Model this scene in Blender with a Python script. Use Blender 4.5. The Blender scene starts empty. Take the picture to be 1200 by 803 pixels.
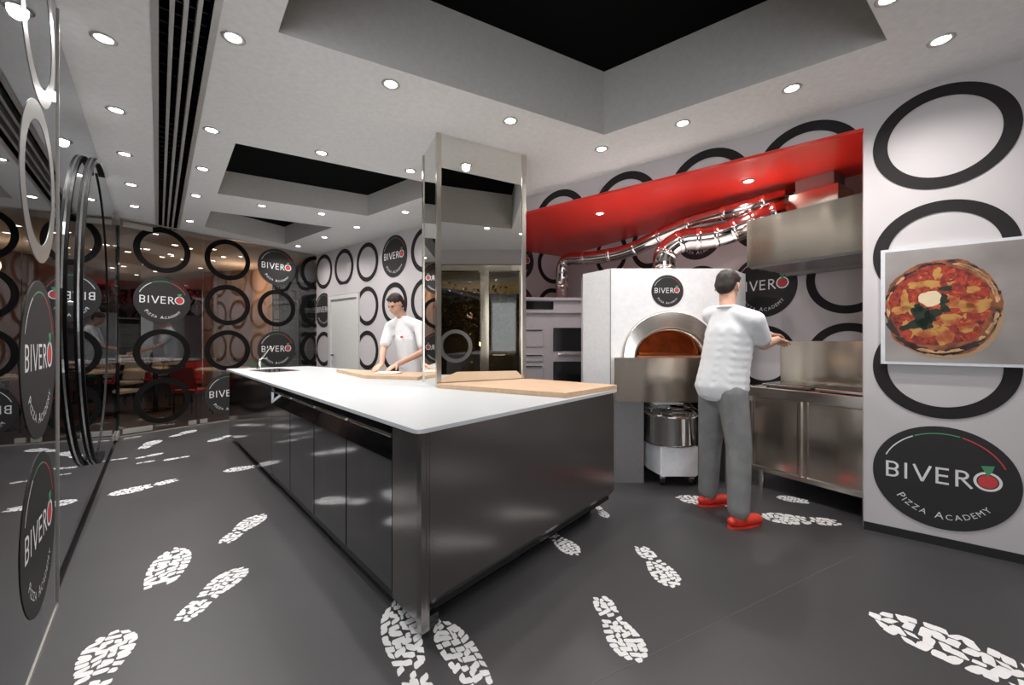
import bpy, bmesh, math, random
from mathutils import Vector, Matrix
random.seed(7)
C = bpy.context.scene
COL = C.collection
# ---------------------------------------------------------------- camera, world, exposure
FP, CX, Y0, HC, H = 467.0, 600.0, 398.0, 1.30, 2.925
cam = bpy.data.cameras.new('camera'); cam.sensor_width = 36; cam.lens = 36*FP/1200; cam.shift_y = -3.5/1200
cam.clip_start = .05; cam.clip_end = 100
co = bpy.data.objects.new('camera', cam); COL.objects.link(co)
co.location = (0, 0, HC); co.rotation_euler = (math.pi/2, 0, 0); C.camera = co
C.view_settings.view_transform = 'Standard'; C.view_settings.look = 'None'
C.view_settings.exposure = 0.0; C.view_settings.gamma = 1; C.view_settings.use_curve_mapping = False
SPOT_W = 46.0
WORLD = 3.1
w = bpy.data.worlds.new('world'); C.world = w; w.use_nodes = True
w.node_tree.nodes['Background'].inputs[0].default_value = (.93, .96, 1, 1)
w.node_tree.nodes['Background'].inputs[1].default_value = WORLD

V2 = lambda x, y: Vector((x, y))
def at(x, y, h):                       # photo pixel at a known height -> plan point
    Z = FP*(h-HC)/(Y0-y); return V2((x-CX)/FP*Z, Z)
def pz(x, y, Z):                       # photo pixel at a known depth -> 3D point
    return Vector(((x-CX)/FP*Z, Z, HC+(Y0-y)*Z/FP))
def hit(A, B, x):
    r = (x-CX)/FP; u = (B-A).normalized()
    t = (r*A.y-A.x)/(u.x-r*u.y); return t
# ---------------------------------------------------------------- materials
def nd(m, t): return m.node_tree.nodes.new(t)
def mat(name, col, rough=.5, metal=0, emit=None, es=1, noise=0, nscale=30, stretch=None, bump=0, coat=0, spec=.5, rvar=0, aniso=0, bdist=.003, det=4):
    m = bpy.data.materials.new(name); m.use_nodes = True
    nt = m.node_tree; b = nt.nodes['Principled BSDF']
    b.inputs['Base Color'].default_value = (*col, 1); b.inputs['Roughness'].default_value = rough
    b.inputs['Metallic'].default_value = metal; b.inputs['Coat Weight'].default_value = coat
    b.inputs['Specular IOR Level'].default_value = spec; b.inputs['Anisotropic'].default_value = aniso
    if emit: b.inputs['Emission Color'].default_value = (*emit, 1); b.inputs['Emission Strength'].default_value = es
    tc = nt.nodes.new('ShaderNodeTexCoord'); mp = nt.nodes.new('ShaderNodeMapping')
    if stretch: mp.inputs['Scale'].default_value = stretch
    n = nt.nodes.new('ShaderNodeTexNoise'); n.inputs['Scale'].default_value = nscale; n.inputs['Detail'].default_value = det
    nt.links.new(tc.outputs['Object'], mp.inputs[0]); nt.links.new(mp.outputs[0], n.inputs[0])
    k = noise if noise else .04
    r = nt.nodes.new('ShaderNodeValToRGB'); e = r.color_ramp.elements
    e[0].position = .3; e[1].position = .7
    e[0].color = (*[max(0, c*(1-k)) for c in col], 1); e[1].color = (*[min(1, c*(1+k)) for c in col], 1)
    nt.links.new(n.outputs[0], r.inputs[0]); nt.links.new(r.outputs[0], b.inputs['Base Color'])
    if rvar:
        mr = nt.nodes.new('ShaderNodeMapRange'); mr.inputs[3].default_value = rough-rvar; mr.inputs[4].default_value = rough+rvar
        nt.links.new(n.outputs[0], mr.inputs[0]); nt.links.new(mr.outputs[0], b.inputs['Roughness'])
    if bump:
        bp = nt.nodes.new('ShaderNodeBump'); bp.inputs['Strength'].default_value = bump; bp.inputs['Distance'].default_value = bdist
        nt.links.new(n.outputs[0], bp.inputs['Height']); nt.links.new(bp.outputs[0], b.inputs['Normal'])
    return m
def glass_mat(name, tint, refl, ior=1.5):
    m = bpy.data.materials.new(name); m.use_nodes = True; nt = m.node_tree; nt.nodes.clear()
    o = nt.nodes.new('ShaderNodeOutputMaterial'); tr = nt.nodes.new('ShaderNodeBsdfTransparent'); gl = nt.nodes.new('ShaderNodeBsdfGlossy')
    gl.inputs['Roughness'].default_value = 0.0; tr.inputs[0].default_value = (*tint, 1); gl.inputs[0].default_value = (.95, .97, 1, 1)
    fr = nt.nodes.new('ShaderNodeFresnel'); fr.inputs[0].default_value = ior
    ad = nt.nodes.new('ShaderNodeMath'); ad.operation = 'ADD'; ad.use_clamp = True; ad.inputs[1].default_value = refl
    mx = nt.nodes.new('ShaderNodeMixShader')
    nt.links.new(fr.outputs[0], ad.inputs[0]); nt.links.new(ad.outputs[0], mx.inputs[0])
    nt.links.new(tr.outputs[0], mx.inputs[1]); nt.links.new(gl.outputs[0], mx.inputs[2]); nt.links.new(mx.outputs[0], o.inputs[0])
    return m
M = {}
M['white'] = mat('ceiling_white', (.86, .86, .85), .8)
M['wall'] = mat('wall_paper', (.60, .565, .575), .6, noise=.015, nscale=6)
M['white_shaded'] = mat('ceiling_white_shaded', (.62, .60, .57), .7)  # the ceiling's own paint, shadow of the recess sides put into the colour
M['black'] = mat('matt_black', (.003, .003, .003), .9, spec=.1)
M['blackgloss'] = mat('black_gloss', (.012, .012, .013), .15)
M['blackmatt'] = mat('black_lacquer', (.005, .005, .006), .45, spec=.12)
M['red'] = mat('red_satin', (.82, .035, .022), .32, coat=.15)
M['floor'] = mat('grey_resin_floor', (.052, .051, .054), .42, noise=.10, nscale=1.3, rvar=.05)
M['wood_floor'] = mat('walnut_floor', (.06, .035, .022), .35, noise=.4, nscale=4, stretch=(1, 8, 1))
M['ring'] = mat('ring_vinyl', (.022, .019, .020), .65, spec=.2)
M['ringdark'] = mat('ring_vinyl_on_glass', (.007, .0065, .0065), .7, spec=.1)
M['ringsilver'] = mat('silver_sheen', (.42, .41, .40), .38, metal=.75)  # sheen of the lit rings on the left glass put into the colour
M['signdisc'] = mat('charcoal_vinyl', (.032, .030, .031), .6, spec=.25)
M['letter'] = mat('white_print', (.82, .82, .82), .5)
M['tomato'] = mat('tomato_red_print', (.62, .045, .05), .5)
M['leaf'] = mat('leaf_green_print', (.06, .30, .13), .5)
M['steel'] = mat('brushed_steel', (.73, .65, .55), .19, metal=1, noise=.02, nscale=4.0, stretch=(1, 1, .10), rvar=.02, aniso=.6, bump=.7, bdist=.04, det=.5)
M['steelh'] = mat('brushed_steel_horizontal', (.62, .58, .53), .24, metal=1, noise=.02, nscale=3, stretch=(.15, .15, 1), rvar=.02, aniso=.5)
M['endsteel'] = mat('dark_brushed_steel', (.38, .36, .35), .25, metal=1, noise=.02, nscale=2.0, stretch=(1, 1, .12), rvar=.0, aniso=.6, bump=.5, bdist=.03, det=.5)
M['doorsteel'] = mat('polished_dark_steel', (.30, .30, .31), .10, metal=1, noise=.05, nscale=10, stretch=(1, 1, .1), rvar=.02)
M['chrome'] = mat('polished_chrome', (.80, .78, .75), .08, metal=1)
M['duct'] = mat('flue_chrome', (.56, .50, .48), .12, metal=1, bump=.12, nscale=14)
M['mirror'] = mat('mirror_glass', (.80, .80, .77), .0, metal=1, noise=.001)
M['worktop'] = mat('white_worktop', (.54, .56, .575), .35, noise=.01)
M['beech'] = mat('beech_board', (.58, .40, .265), .5, noise=.10, nscale=7, stretch=(1.5, 9, 3))
M['ovenwhite'] = mat('oven_white_panel', (.90, .91, .93), .28, coat=.2)
M['firebrick'] = mat('oven_fire_brick', (.26, .09, .035), .9, noise=.35, nscale=9, bump=.5)
M['greypanel'] = mat('grey_steel_panel', (.33, .32, .32), .35, metal=.6)
M['greybox'] = mat('grey_appliance', (.42, .39, .41), .45, metal=.2)
M['greydark'] = mat('dark_appliance_glass', (.01, .01, .011), .1)
M['lens'] = mat('lamp_lens', (1, 1, 1), .4, emit=(1, .98, .95), es=28)
M['lenswarm'] = mat('warm_lamp_lens', (1, .9, .8), .4, emit=(1, .85, .65), es=14)
M['trimring'] = mat('lamp_trim_ring', (.62, .61, .58), .35, metal=.5)
M['glass'] = glass_mat('clear_glass', (.80, .80, .80), .05)
M['glassleft'] = glass_mat('smoked_glass', (.60, .62, .62), .16)
M['glassext'] = glass_mat('dark_entrance_glass', (.7, .7, .7), .04)
M['sticker'] = mat('white_floor_sticker', (.84, .84, .84), .5)
M['fitting'] = mat('satin_fitting', (.5, .48, .44), .35, metal=.6)
M['skin'] = mat('skin', (.62, .36, .26), .55)
M['hair'] = mat('dark_hair', (.025, .018, .014), .6, bump=.5, nscale=60)
M['shirt'] = mat('white_cotton', (.80, .81, .83), .85, bump=.25, nscale=14)
M['trouser'] = mat('grey_cotton', (.22, .22, .22), .9, noise=.12, nscale=10, bump=.5)
M['shoe'] = mat('red_shoe', (.75, .05, .03), .4)
M['doorwhite'] = mat('white_door', (.70, .69, .68), .5)
M['dough'] = mat('flour_dough', (.85, .80, .70), .8)
M['beige'] = mat('restaurant_wall_beige', (.50, .34, .24), .7, noise=.05, nscale=3)
M['woodpanel'] = mat('restaurant_wood_panel', (.24, .145, .10), .5, noise=.2, nscale=5, stretch=(6, 6, .5))
M['darkwall'] = mat('restaurant_dark_wall', (.03, .025, .025), .6)
M['cloth'] = mat('table_linen', (.70, .55, .40), .8)
M['china'] = mat('white_china', (.85, .85, .85), .2)
M['redchair'] = mat('red_upholstery', (.45, .03, .025), .6)
M['greenchair'] = mat('green_upholstery', (.03, .22, .05), .6)
M['whitechair'] = mat('cream_upholstery', (.5, .46, .42), .6)
M['canvas'] = mat('picture_background', (.33, .30, .29), .7, noise=.28, nscale=2.2)
M['frame_white'] = mat('picture_edge_white', (.75, .76, .80), .5)
# ---------------------------------------------------------------- helpers
def obj(name, bm, m, parent=None, smooth=False, loc=None):
    me = bpy.data.meshes.new(name)
    off = Vector(parent['_loc']) if parent is not None else (Vector(loc) if loc is not None else None)
    if off is not None: bmesh.ops.translate(bm, verts=bm.verts, vec=-off)
    bmesh.ops.recalc_face_normals(bm, faces=bm.faces)
    if smooth:
        for f_ in bm.faces: f_.smooth = True
    bm.to_mesh(me); bm.free()
    o = bpy.data.objects.new(name, me); COL.objects.link(o)
    me.materials.append(M[m] if isinstance(m, str) else m)
    if parent is not None: o.parent = parent; o['_loc'] = parent['_loc']
    elif loc is not None: o.location = off; o['_loc'] = tuple(off)
    else: o['_loc'] = (0., 0., 0.)
    if smooth == 'auto': pass
    return o
def tag(o, label, cat, group=None, kind=None):
    o['label'] = label; o['category'] = cat
    if group: o['group'] = group
    if kind: o['kind'] = kind
    return o
def thing(name, label, cat, loc, group=None):
    o = bpy.data.objects.new(name, None); COL.objects.link(o); o.location = loc; o['_loc'] = tuple(loc)
    o.empty_display_size = .1
    return tag(o, label, cat, group)
def struct(name, bm, m, parent=None, label=None):
    o = obj(name, bm, m, parent)
    if parent is None:
        o['kind'] = 'structure'
        if label: o['label'] = label
    return o
def BM(): return bmesh.new()
def prism(bm, pts, z0, z1):            # vertical prism over a plan polygon
    a = [bm.verts.new((p[0], p[1], z0)) for p in pts]; b = [bm.verts.new((p[0], p[1], z1)) for p in pts]
    n = len(pts); bm.faces.new(a[::-1]); bm.faces.new(b)
    for i in range(n): bm.faces.new((a[i], a[(i+1) % n], b[(i+1) % n], b[i]))
def hexa(bm, p):                       # 8 points: bottom loop, top loop
    v = [bm.verts.new(q) for q in p]
    for f_ in ((3, 2, 1, 0), (4, 5, 6, 7), (0, 1, 5, 4), (1, 2, 6, 5), (2, 3, 7, 6), (3, 0, 4, 7)): bm.faces.new([v[i] for i in f_])
def extr(bm, loop, vec):               # polygon loop extruded by a vector
    a = [bm.verts.new(q) for q in loop]; b = [bm.verts.new(Vector(q)+Vector(vec)) for q in loop]; n = len(a)
    bm.faces.new(a[::-1]); bm.faces.new(b)
    for i in range(n): bm.faces.new((a[i], a[(i+1) % n], b[(i+1) % n], b[i]))
def bevel(bm, w_=.004, seg=2):
    bmesh.ops.bevel(bm, geom=[e for e in bm.edges], offset=w_, segments=seg, affect='EDGES', clamp_overlap=True)
def tube(bm, pts, r, n=14, cap=True):
    pts = [Vector(p) for p in pts]; rs = r if isinstance(r, (list, tuple)) else [r]*len(pts)
    rings = []; up = None
    for i, p in enumerate(pts):
        d = (pts[min(i+1, len(pts)-1)]-pts[max(i-1, 0)]).normalized()
        if up is None:
            up = Vector((0, 0, 1)) if abs(d.z) < .9 else Vector((1, 0, 0))
        a = d.cross(up).normalized(); b = a.cross(d).normalized(); up = b
        rings.append([bm.verts.new(p+(a*math.cos(t)+b*math.sin(t))*rs[i]) for t in [2*math.pi*k/n for k in range(n)]])
    for i in range(len(rings)-1):
        for k in range(n): bm.faces.new((rings[i][k], rings[i][(k+1) % n], rings[i+1][(k+1) % n], rings[i+1][k]))
    if cap: bm.faces.new(rings[0][::-1]); bm.faces.new(rings[-1])
def lathe(bm, c, prof, n=24):          # prof: (r, z)
    c = Vector(c); rings = []
    for r, z in prof:
        if r < 1e-5: rings.append([bm.verts.new(c+Vector((0, 0, z)))])
        else: rings.append([bm.verts.new(c+Vector((r*math.cos(2*math.pi*k/n), r*math.sin(2*math.pi*k/n), z))) for k in range(n)])
    for a, b in zip(rings, rings[1:]):
        for k in range(n):
            k2 = (k+1) % n
            if len(a) == 1 and len(b) == 1: continue
            if len(a) == 1: bm.faces.new((a[0], b[k2], b[k]))
            elif len(b) == 1: bm.faces.new((a[k], a[k2], b[0]))
            else: bm.faces.new((a[k], a[k2], b[k2], b[k]))
def torus(bm, c, a, b, R, r, n=48, m=10):
    c = Vector(c); a = Vector(a).normalized(); b = Vector(b).normalized(); k = a.cross(b)
    g = [[bm.verts.new(c+(a*math.cos(t)+b*math.sin(t))*(R+r*math.cos(s))+k*r*math.sin(s)) for s in [2*math.pi*j/m for j in range(m)]] for t in [2*math.pi*i/n for i in range(n)]]
    for i in range(n):
        for j in range(m): bm.faces.new((g[i][j], g[(i+1) % n][j], g[(i+1) % n][(j+1) % m], g[i][(j+1) % m]))
class Frame:                           # a vertical plane: s along it, z up, d towards the room
    def __init__(s, A, B, toward):
        s.A = A; s.u = (B-A).normalized(); n = V2(-s.u.y, s.u.x)
        if n.dot(toward-A) < 0: n = -n
        s.n = n; s.len = (B-A).length
    def p(s, t, z, d=0):
        q = s.A+s.u*t+s.n*d; return Vector((q.x, q.y, z))
    def q(s, t, d=0):
        return s.A+s.u*t+s.n*d
    def box(s, bm, t0, t1, z0, z1, d0, d1):
        P = s.p; hexa(bm, [P(t0, z0, d0), P(t1, z0, d0), P(t1, z0, d1), P(t0, z0, d1), P(t0, z1, d0), P(t1, z1, d0), P(t1, z1, d1), P(t0, z1, d1)])
    def at(s, x): return hit(s.A, s.A+s.u, x)
    def atd(s, x, d): return hit(s.A+s.n*d, s.A+s.n*d+s.u, x)
    def z(s, x, y, d=0):
        t = s.atd(x, d); q = s.q(t, d); return HC+(Y0-y)*q.y/FP
O2 = V2(0, 0)
P0 = V2(-5.25, 5.295); P1 = V2(-3.76, 7.665); WR = V2(2.96, 2.303); L0 = V2(-2.24, 1.917)
WL = Frame(P1, WR, O2)                 # long white wall
BG = Frame(P0, P1, O2)                 # back glass
LG = Frame(L0, P0, V2(0, 3))           # left glass
NA = V2(2.93, 3.60); NB = V2(.89, 6.93)
NW = Frame(NB, NA, O2)                 # niche back wall
S_OPEN0 = WL.at(505); S_OPEN1 = WL.at(1012)
EW = Frame(WL.q(S_OPEN0), NB, V2(2, 4.5))   # niche end wall
NZ = 2.735
S_END = 9.24
CORNER = WL.q(S_END)                   # where the entrance wall starts
ENd = V2(-.534, -.845).normalized()
EN = Frame(CORNER, CORNER+ENd*2.6, O2)
NR = NA+(NA-NB).normalized()*.95       # niche back wall runs on to the right, out of view
# ---------------------------------------------------------------- setting: floor, ceiling
BACKL = L0-(P0-L0).normalized()*1.1
bm = BM(); fl = [P0, P1, NB+V2(0, .3), NR+V2(.2, 0), CORNER+V2(.3, 0), EN.q(2.6), V2(2.0, -3.2), V2(-2.2, -3.2), BACKL, L0]
prism(bm, [P0, P1, WL.q(S_OPEN0), NB, NR, CORNER, EN.q(2.6), V2(1.9, -3.2), V2(-1.2, -3.2), BACKL, L0], -.05, 0)
struct('floor', bm, 'floor')
bm = BM(); prism(bm, [(-14, -3.2), (-14, 15), (12, 15), (12, -3.2)], -.12, -.052)
struct('floor_restaurant', bm, 'wood_floor')
c1 = [V2(-1.237, 2.108), V2(.731, 3.162), V2(2.035, 2.162), V2(0, .63)]
c2 = [V2(-2.289, 3.299), V2(-3.279, 4.438), V2(-1.894, 5.234), V2(-.66, 4.26)]
c3 = [V2(-3.811, 5.042), V2(-4.432, 5.749), V2(-3.886, 6.812), V2(-2.60, 5.77)]
sl0, sl1 = V2(-.80, .90), V2(-5.165, 5.82)   # slot diffuser, left edge
sd = (sl1-sl0).normalized(); sn = V2(sd.y, -sd.x)
if sn.x < 0: sn = -sn
sw = .205
slot = [sl0, sl1, sl1+sn*sw, sl0+sn*sw]
dlp = [(121.6, 44.4), (273.5, 43.5), (136, 128.5), (146, 180), (153.7, 216), (157.4, 241.5), (248, 152), (237.5, 197.4), (229.7, 229), (222.5, 258.8), (376.8, 178.8), (458, 98), (598, 141), (481, 200), (306.8, 240.8), (376.8, 250.3), (418, 266), (474.8, 248.4), (380.2, 278), (349.3, 288.3), (705, 174), (800, 144), (928, 103), (1103, 46)]
def loops_mesh(outer, holes, z):
    b = BM(); es = []
    for lp in [outer]+holes:
        vs = [b.verts.new((p[0], p[1], z)) for p in lp]
        for i in range(len(vs)): es.append(b.edges.new((vs[i], vs[(i+1) % len(vs)])))
    bmesh.ops.triangle_fill(b, edges=es, use_beauty=True, use_dissolve=False)
    return b
bm = loops_mesh([V2(-14, -3.2), V2(-14, 15), V2(12, 15), V2(12, -3.2)], [c1, c2, c3, slot], H)
cl = struct('ceiling', bm, 'white')
for i, (cc, dep) in enumerate(((c1, .50), (c2, .27), (c3, .30))):
    b = BM(); n = 4
    lo = [b.verts.new((p.x, p.y, H)) for p in cc]; hi = [b.verts.new((p.x, p.y, H+dep)) for p in cc]
    for k in range(4): b.faces.new((lo[k], lo[(k+1) % 4], hi[(k+1) % 4], hi[k]))
    struct('ceiling_recess_side', b, 'white_shaded', cl)
    b = BM(); prism(b, cc, H+dep, H+dep+.03); struct('ceiling_recess_top', b, 'black', cl)
b = BM(); prism(b, slot, H+.12, H+.14)
for a0, a1 in ((-.006, 0), (sw, sw+.006)): prism(b, [sl0+sn*a0, sl1+sn*a0, sl1+sn*a1, sl0+sn*a1], H+.0005, H+.12)
for e0, e1 in ((sl0-sd*.006, sl0), (sl1, sl1+sd*.006)): prism(b, [e0, e0+sn*sw, e1+sn*sw, e1], H+.0005, H+.12)
for e in range(2):
    pass
struct('diffuser_duct', b, 'black', cl)
sdf = thing('slot_diffuser', 'long linear air diffuser with four dark slots in the ceiling along the left glass wall', 'air diffuser', (sl0.x, sl0.y, H))
b = BM()
for k in range(5):
    a0 = k*sw/4-.009; a1 = k*sw/4+.009
    if k == 0: a0, a1 = -.028, .002
    if k == 4: a0, a1 = sw-.002, sw+.028
    prism(b, [sl0+sn*a0, sl1+sn*a0, sl1+sn*a1, sl0+sn*a1], H-.006, H+.06 if k not in (0, 4) else H-.0005)
obj('blade', b, 'trimring', sdf)
b = BM(); 
for k in range(60):
    p = sl0+sd*(.1+k*(sl1-sl0).length/61)
    prism(b, [p, p+sd*.012, p+sd*.012+sn*sw, p+sn*sw], H+.07, H+.10)
obj('damper_grille', b, 'blackgloss', sdf)
# ---------------------------------------------------------------- walls
dL, dR = WL.at(385.5), WL.at(421.0)    # door in the white wall
dz = 2.10
TH = .10
bm = BM()
WL.box(bm, 0, dL, 0, H, -TH, 0); WL.box(bm, dL, dR, dz, H, -TH, 0); WL.box(bm, dR, S_OPEN0, 0, H, -TH, 0)
WL.box(bm, S_OPEN0, S_OPEN1, NZ, H, -TH, 0); WL.box(bm, S_OPEN1, S_END, 0, H, -TH, 0)
struct('wall_right', bm, 'wall')
bm = BM(); NW.box(bm, -.1, NW.len+.95, 0, NZ, -.08, 0); struct('wall_niche', bm, 'wall')
bm = BM(); EW.box(bm, -.05, EW.len+.05, 0, NZ, -.08, 0); struct('wall_niche_end', bm, 'wall')
sd2 = Frame(NR, CORNER, V2(2.5, 2.9)); bm = BM(); sd2.box(bm, 0, sd2.len, 0, NZ, -.08, 0); struct('wall_niche_right', bm, 'wall')
bm = BM(); q0 = WL.q(S_OPEN0, -.001); q1 = WL.q(S_OPEN1, -.001); q2 = WL.q(S_END, -.1)
prism(bm, [q0, NB+V2(.02, .05), NR+V2(.05, .05), CORNER+V2(.05, .1), q1-V2(0, 0)], NZ, NZ+.03)
red = struct('ceiling_niche', bm, 'red')
bm = BM(); WL.box(bm, S_OPEN0, S_OPEN1, NZ-.004, NZ+.018, -.12, .004); struct('trim_1', bm, 'red')
bm = BM(); WL.box(bm, S_OPEN1, S_END, 0, .055, 0, .006); struct('baseboard_right', bm, 'blackgloss')
bm = BM(); WL.box(bm, 0, dL, 0, .055, 0, .006); WL.box(bm, dR+.0, S_OPEN0, 0, .055, 0, .006); struct('baseboard_back', bm, 'blackgloss')
# white wall door
d1 = struct('door_1', (lambda b: (WL.box(b, dL+.075, dR-.075, .01, dz-.075, -.05, -.01), b)[1])(BM()), 'doorwhite')
b = BM(); WL.box(b, dL+.01, dL+.075, 0, dz-.01, -.06, .014); WL.box(b, dR-.075, dR-.01, 0, dz-.01, -.06, .014); WL.box(b, dL+.075, dR-.075, dz-.075, dz-.01, -.06, .014)
struct('door_frame', b, 'doorwhite', d1)
b = BM(); hs = dL+.13; tube(b, [WL.p(hs, 1.02, -.012), WL.p(hs, 1.02, .03)], .012); tube(b, [WL.p(hs, 1.02, .03), WL.p(hs+.10, 1.02, .03)], .009)
struct('door_handle', b, 'blackgloss', d1)
# glass walls
def pane(name, fr, t0, t1, z0, z1, m, d=0):
    b = BM(); fr.box(b, t0, t1, z0, z1, d-.006, d+.006); return struct(name, b, m)
GT = H-.012
s23 = BG.at(238); 
pane('window_1', BG, .012, s23-.003, .012, GT, 'glass')
pane('window_2', BG, s23+.003, BG.len-.006, .012, GT, 'glass')
sdoor = LG.at(84)
pane('window_3', LG, -1.1, -.004, .02, GT, 'glassleft', .03)
pane('window_4', LG, .012, LG.len-.03, .02, GT, 'glassleft')
b = BM(); LG.box(b, -1.1, -.0, 0, .018, .020, .040); struct('trim_2', b, 'fitting')
b = BM(); LG.box(b, 0, LG.len, 0, .014, -.02, .02); struct('trim_3', b, 'blackgloss')
b = BM(); LG.box(b, -.004, .002, .022, GT, .018, .042); struct('trim_4', b, 'fitting')
b = BM(); BG.box(b, 0, BG.len, 0, .012, -.02, .02); BG.box(b, 0, BG.len, H-.014, H, -.02, .02); struct('trim_5', b, 'fitting')
b = BM(); BG.box(b, -.03, .03, .06, H-.10, -.045, -.01); struct('trim_6', b, 'blackgloss')
# floor seam
fa, fb = at(997.6, 652, 0), at(741, 778, 0); dd = (fb-fa).normalized(); nn = V2(dd.y, -dd.x)*.0015
b = BM(); prism(b, [fa-nn, fb+dd*.2-nn, fb+dd*.2+nn, fa+nn], 0, .0008); struct('trim_7', b, mat('seam_grey', (.10, .10, .10), .5))
# entrance wall behind the camera to the right (seen in the mirror column)
def mir(x):   # distance along the entrance wall for a column of the mirror image
    c0 = V2(-.588, 3.123); n = V2(.4826, -.8758); P = V2((x-CX)/FP*7.2, 7.2)
    k = (P-c0).dot(n); Q = P-n*2*k; return (Q-CORNER).dot(ENd)
e610, e573, e563, e517 = mir(609), mir(573), mir(563), mir(516)
eL = e517+.06
b = BM(); EN.box(b, 0, 2.6, 2.66, H, -.1, 0); EN.box(b, 0, e610-.10, 0, 2.66, -.1, 0); EN.box(b, eL+.14, 2.6, 0, 2.66, -.1, 0); struct('wall_entrance', b, 'wall')
d2 = struct('door_2', (lambda b: (EN.box(b, e610, e573, .03, 2.54, -.05, -.035), b)[1])(BM()), 'glassext')
b = BM()
for a0, a1 in ((e610-.1, e610), (e573, e573+.075), (e563-.075, e563), (eL, eL+.12)): EN.box(b, a0, a1, 0, 2.56, -.08, .02)
EN.box(b, e610-.1, eL+.12, 2.54, 2.64, -.09, .03); EN.box(b, e610, eL, 0, .03, -.08, .02)
struct('door_frame', b, 'steel', d2)
d3 = struct('door_3', (lambda b: (EN.box(b, e563, eL, .03, 2.54, -.05, -.035), b)[1])(BM()), 'glassext')
b = BM(); rc = EN.p((e517+mir(552))/2, 1.18, 0)
def ring3(b, fr, t, z, Ro, Ri, d0, d1, n=64, a0=0, a1=2*math.pi):
    full = abs(a1-a0-2*math.pi) < 1e-6; N = n if full else n+1
    L = []
    for i in range(N):
        a = a0+(a1-a0)*i/n; c, s = math.cos(a), math.sin(a)
        L.append([b.verts.new(fr.p(t+R*c, z+R*s, d)) for R, d in ((Ro, d0), (Ro, d1), (Ri, d1), (Ri, d0))])
    for i in range(n):
        A_, B_ = L[i], L[(i+1) % N]
        for k in range(4): b.faces.new((A_[k], A_[(k+1) % 4], B_[(k+1) % 4], B_[k]))
    if not full: b.faces.new(L[0]); b.faces.new(L[-1][::-1])
ring3(b, EN, (e517+mir(552))/2, 1.18, .30, .235, -.02, .02)
struct('ring_handle', b, 'ringsilver', d3)
b = BM(); tube(b, [EN.p(e573-.08, 1.02, .03), EN.p(mir(592), 1.02, .03)], .014); struct('push_bar', b, 'steel', d2)
# night street beyond the entrance: pavement, far facade in a box added to keep out world light, tree with amber lamp light
nx = -EN.n
def outp(t, k): q = EN.A+EN.u*t+nx*k; return q
b = BM(); prism(b, [outp(-2.5, .1), outp(4, .1), outp(4, 7), outp(-2.5, 7)], -.3, -.06); struct('floor_street', b, 'darkwall')
b = BM(); prism(b, [outp(-2.5, 7), outp(4, 7), outp(4, 7.1), outp(-2.5, 7.1)], -.3, 4); prism(b, [outp(-2.5, .1), outp(-2.5, 7), outp(-2.6, 7), outp(-2.6, .1)], -.3, 4); prism(b, [outp(4, .1), outp(4, 7), outp(4.1, 7), outp(4.1, .1)], -.3, 4)
prism(b, [outp(-2.6, .1), outp(4.1, .1), outp(4.1, 7.1), outp(-2.6, 7.1)], 4, 4.1)  # lid of the added box, blocks world light above the street
struct('wall_street_blackout', b, 'darkwall')
tp = outp(mir(535), 4.0)
tr = thing('street_tree', 'leafy tree lit amber at night outside the glass entrance doors, seen in the mirror column', 'tree', (tp.x, tp.y, -.06))
b = BM(); tube(b, [(tp.x, tp.y, -.06), (tp.x+.05, tp.y, 1.1), (tp.x, tp.y, 1.9)], [.09, .07, .05]); obj('trunk', b, 'woodpanel', tr)
b = BM(); rr = random.Random(3)
for k in range(900):
    v = Vector((rr.gauss(0, .55), rr.gauss(0, .55), rr.gauss(0, .38))); c = Vector((tp.x, tp.y, 1.95))+v; c.z = min(c.z, 2.75)
    a = Vector((rr.uniform(-1, 1), rr.uniform(-1, 1), rr.uniform(-1, 1))).normalized()*.07; d = a.cross(Vector((rr.uniform(-1, 1), rr.uniform(-1, 1), 1))).normalized()*.035
    b.faces.new([b.verts.new(c-a), b.verts.new(c+d), b.verts.new(c+a), b.verts.new(c-d)])
obj('foliage', b, mat('amber_lit_leaves', (.14, .12, .03), .7, noise=.4), tr)
ld = bpy.data.lights.new('street_lamp', 'POINT'); ld.energy = 45; ld.color = (1, .62, .15); ld.shadow_soft_size = .1
lo_ = bpy.data.objects.new('street_light', ld); COL.objects.link(lo_); q = outp(mir(535), 5.3); lo_.location = (q.x, q.y, 1.2)
q = outp(mir(545), 5.0)
# ---------------------------------------------------------------- decals: rings and BIVERO signs
def clip2(b, clips):
    for (pt, no) in clips:
        g = list(b.verts)+list(b.edges)+list(b.faces)
        bmesh.ops.bisect_plane(b, geom=g, plane_co=(pt[0], pt[1], 0), plane_no=(no[0], no[1], 0), clear_outer=True)
def wrapf(b, fr, d):                   # local (x=s, y=z) -> frame
    for v in b.verts: v.co = fr.p(v.co.x, v.co.y, d)
def annulus(b, cx, cy, Ro, Ri, n=72, a0=0, a1=2*math.pi, taper=False):
    full = a1-a0 > 6.28; N = n if full else n+1; L = []
    for i in range(N):
        a = a0+(a1-a0)*i/n; k = 1
        if taper: k = math.sin(math.pi*i/n)**.6
        m = (Ro+Ri)/2; h = (Ro-Ri)/2*k
        L.append((b.verts.new((cx+(m+h)*math.cos(a), cy+(m+h)*math.sin(a), 0)), b.verts.new((cx+(m-h)*math.cos(a), cy+(m-h)*math.sin(a), 0))))
    for i in range(n):
        A_, B_ = L[i], L[(i+1) % N]; b.faces.new((A_[0], B_[0], B_[1], A_[1]))
    return b
def clean_to(b, name, m, parent, group_parent=None, thick=None, loc=None):
    bmesh.ops.remove_doubles(b, verts=b.verts, dist=1e-5)
    return obj(name, b, m, parent, loc=loc)
RO, RI = .3225, .250
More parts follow.
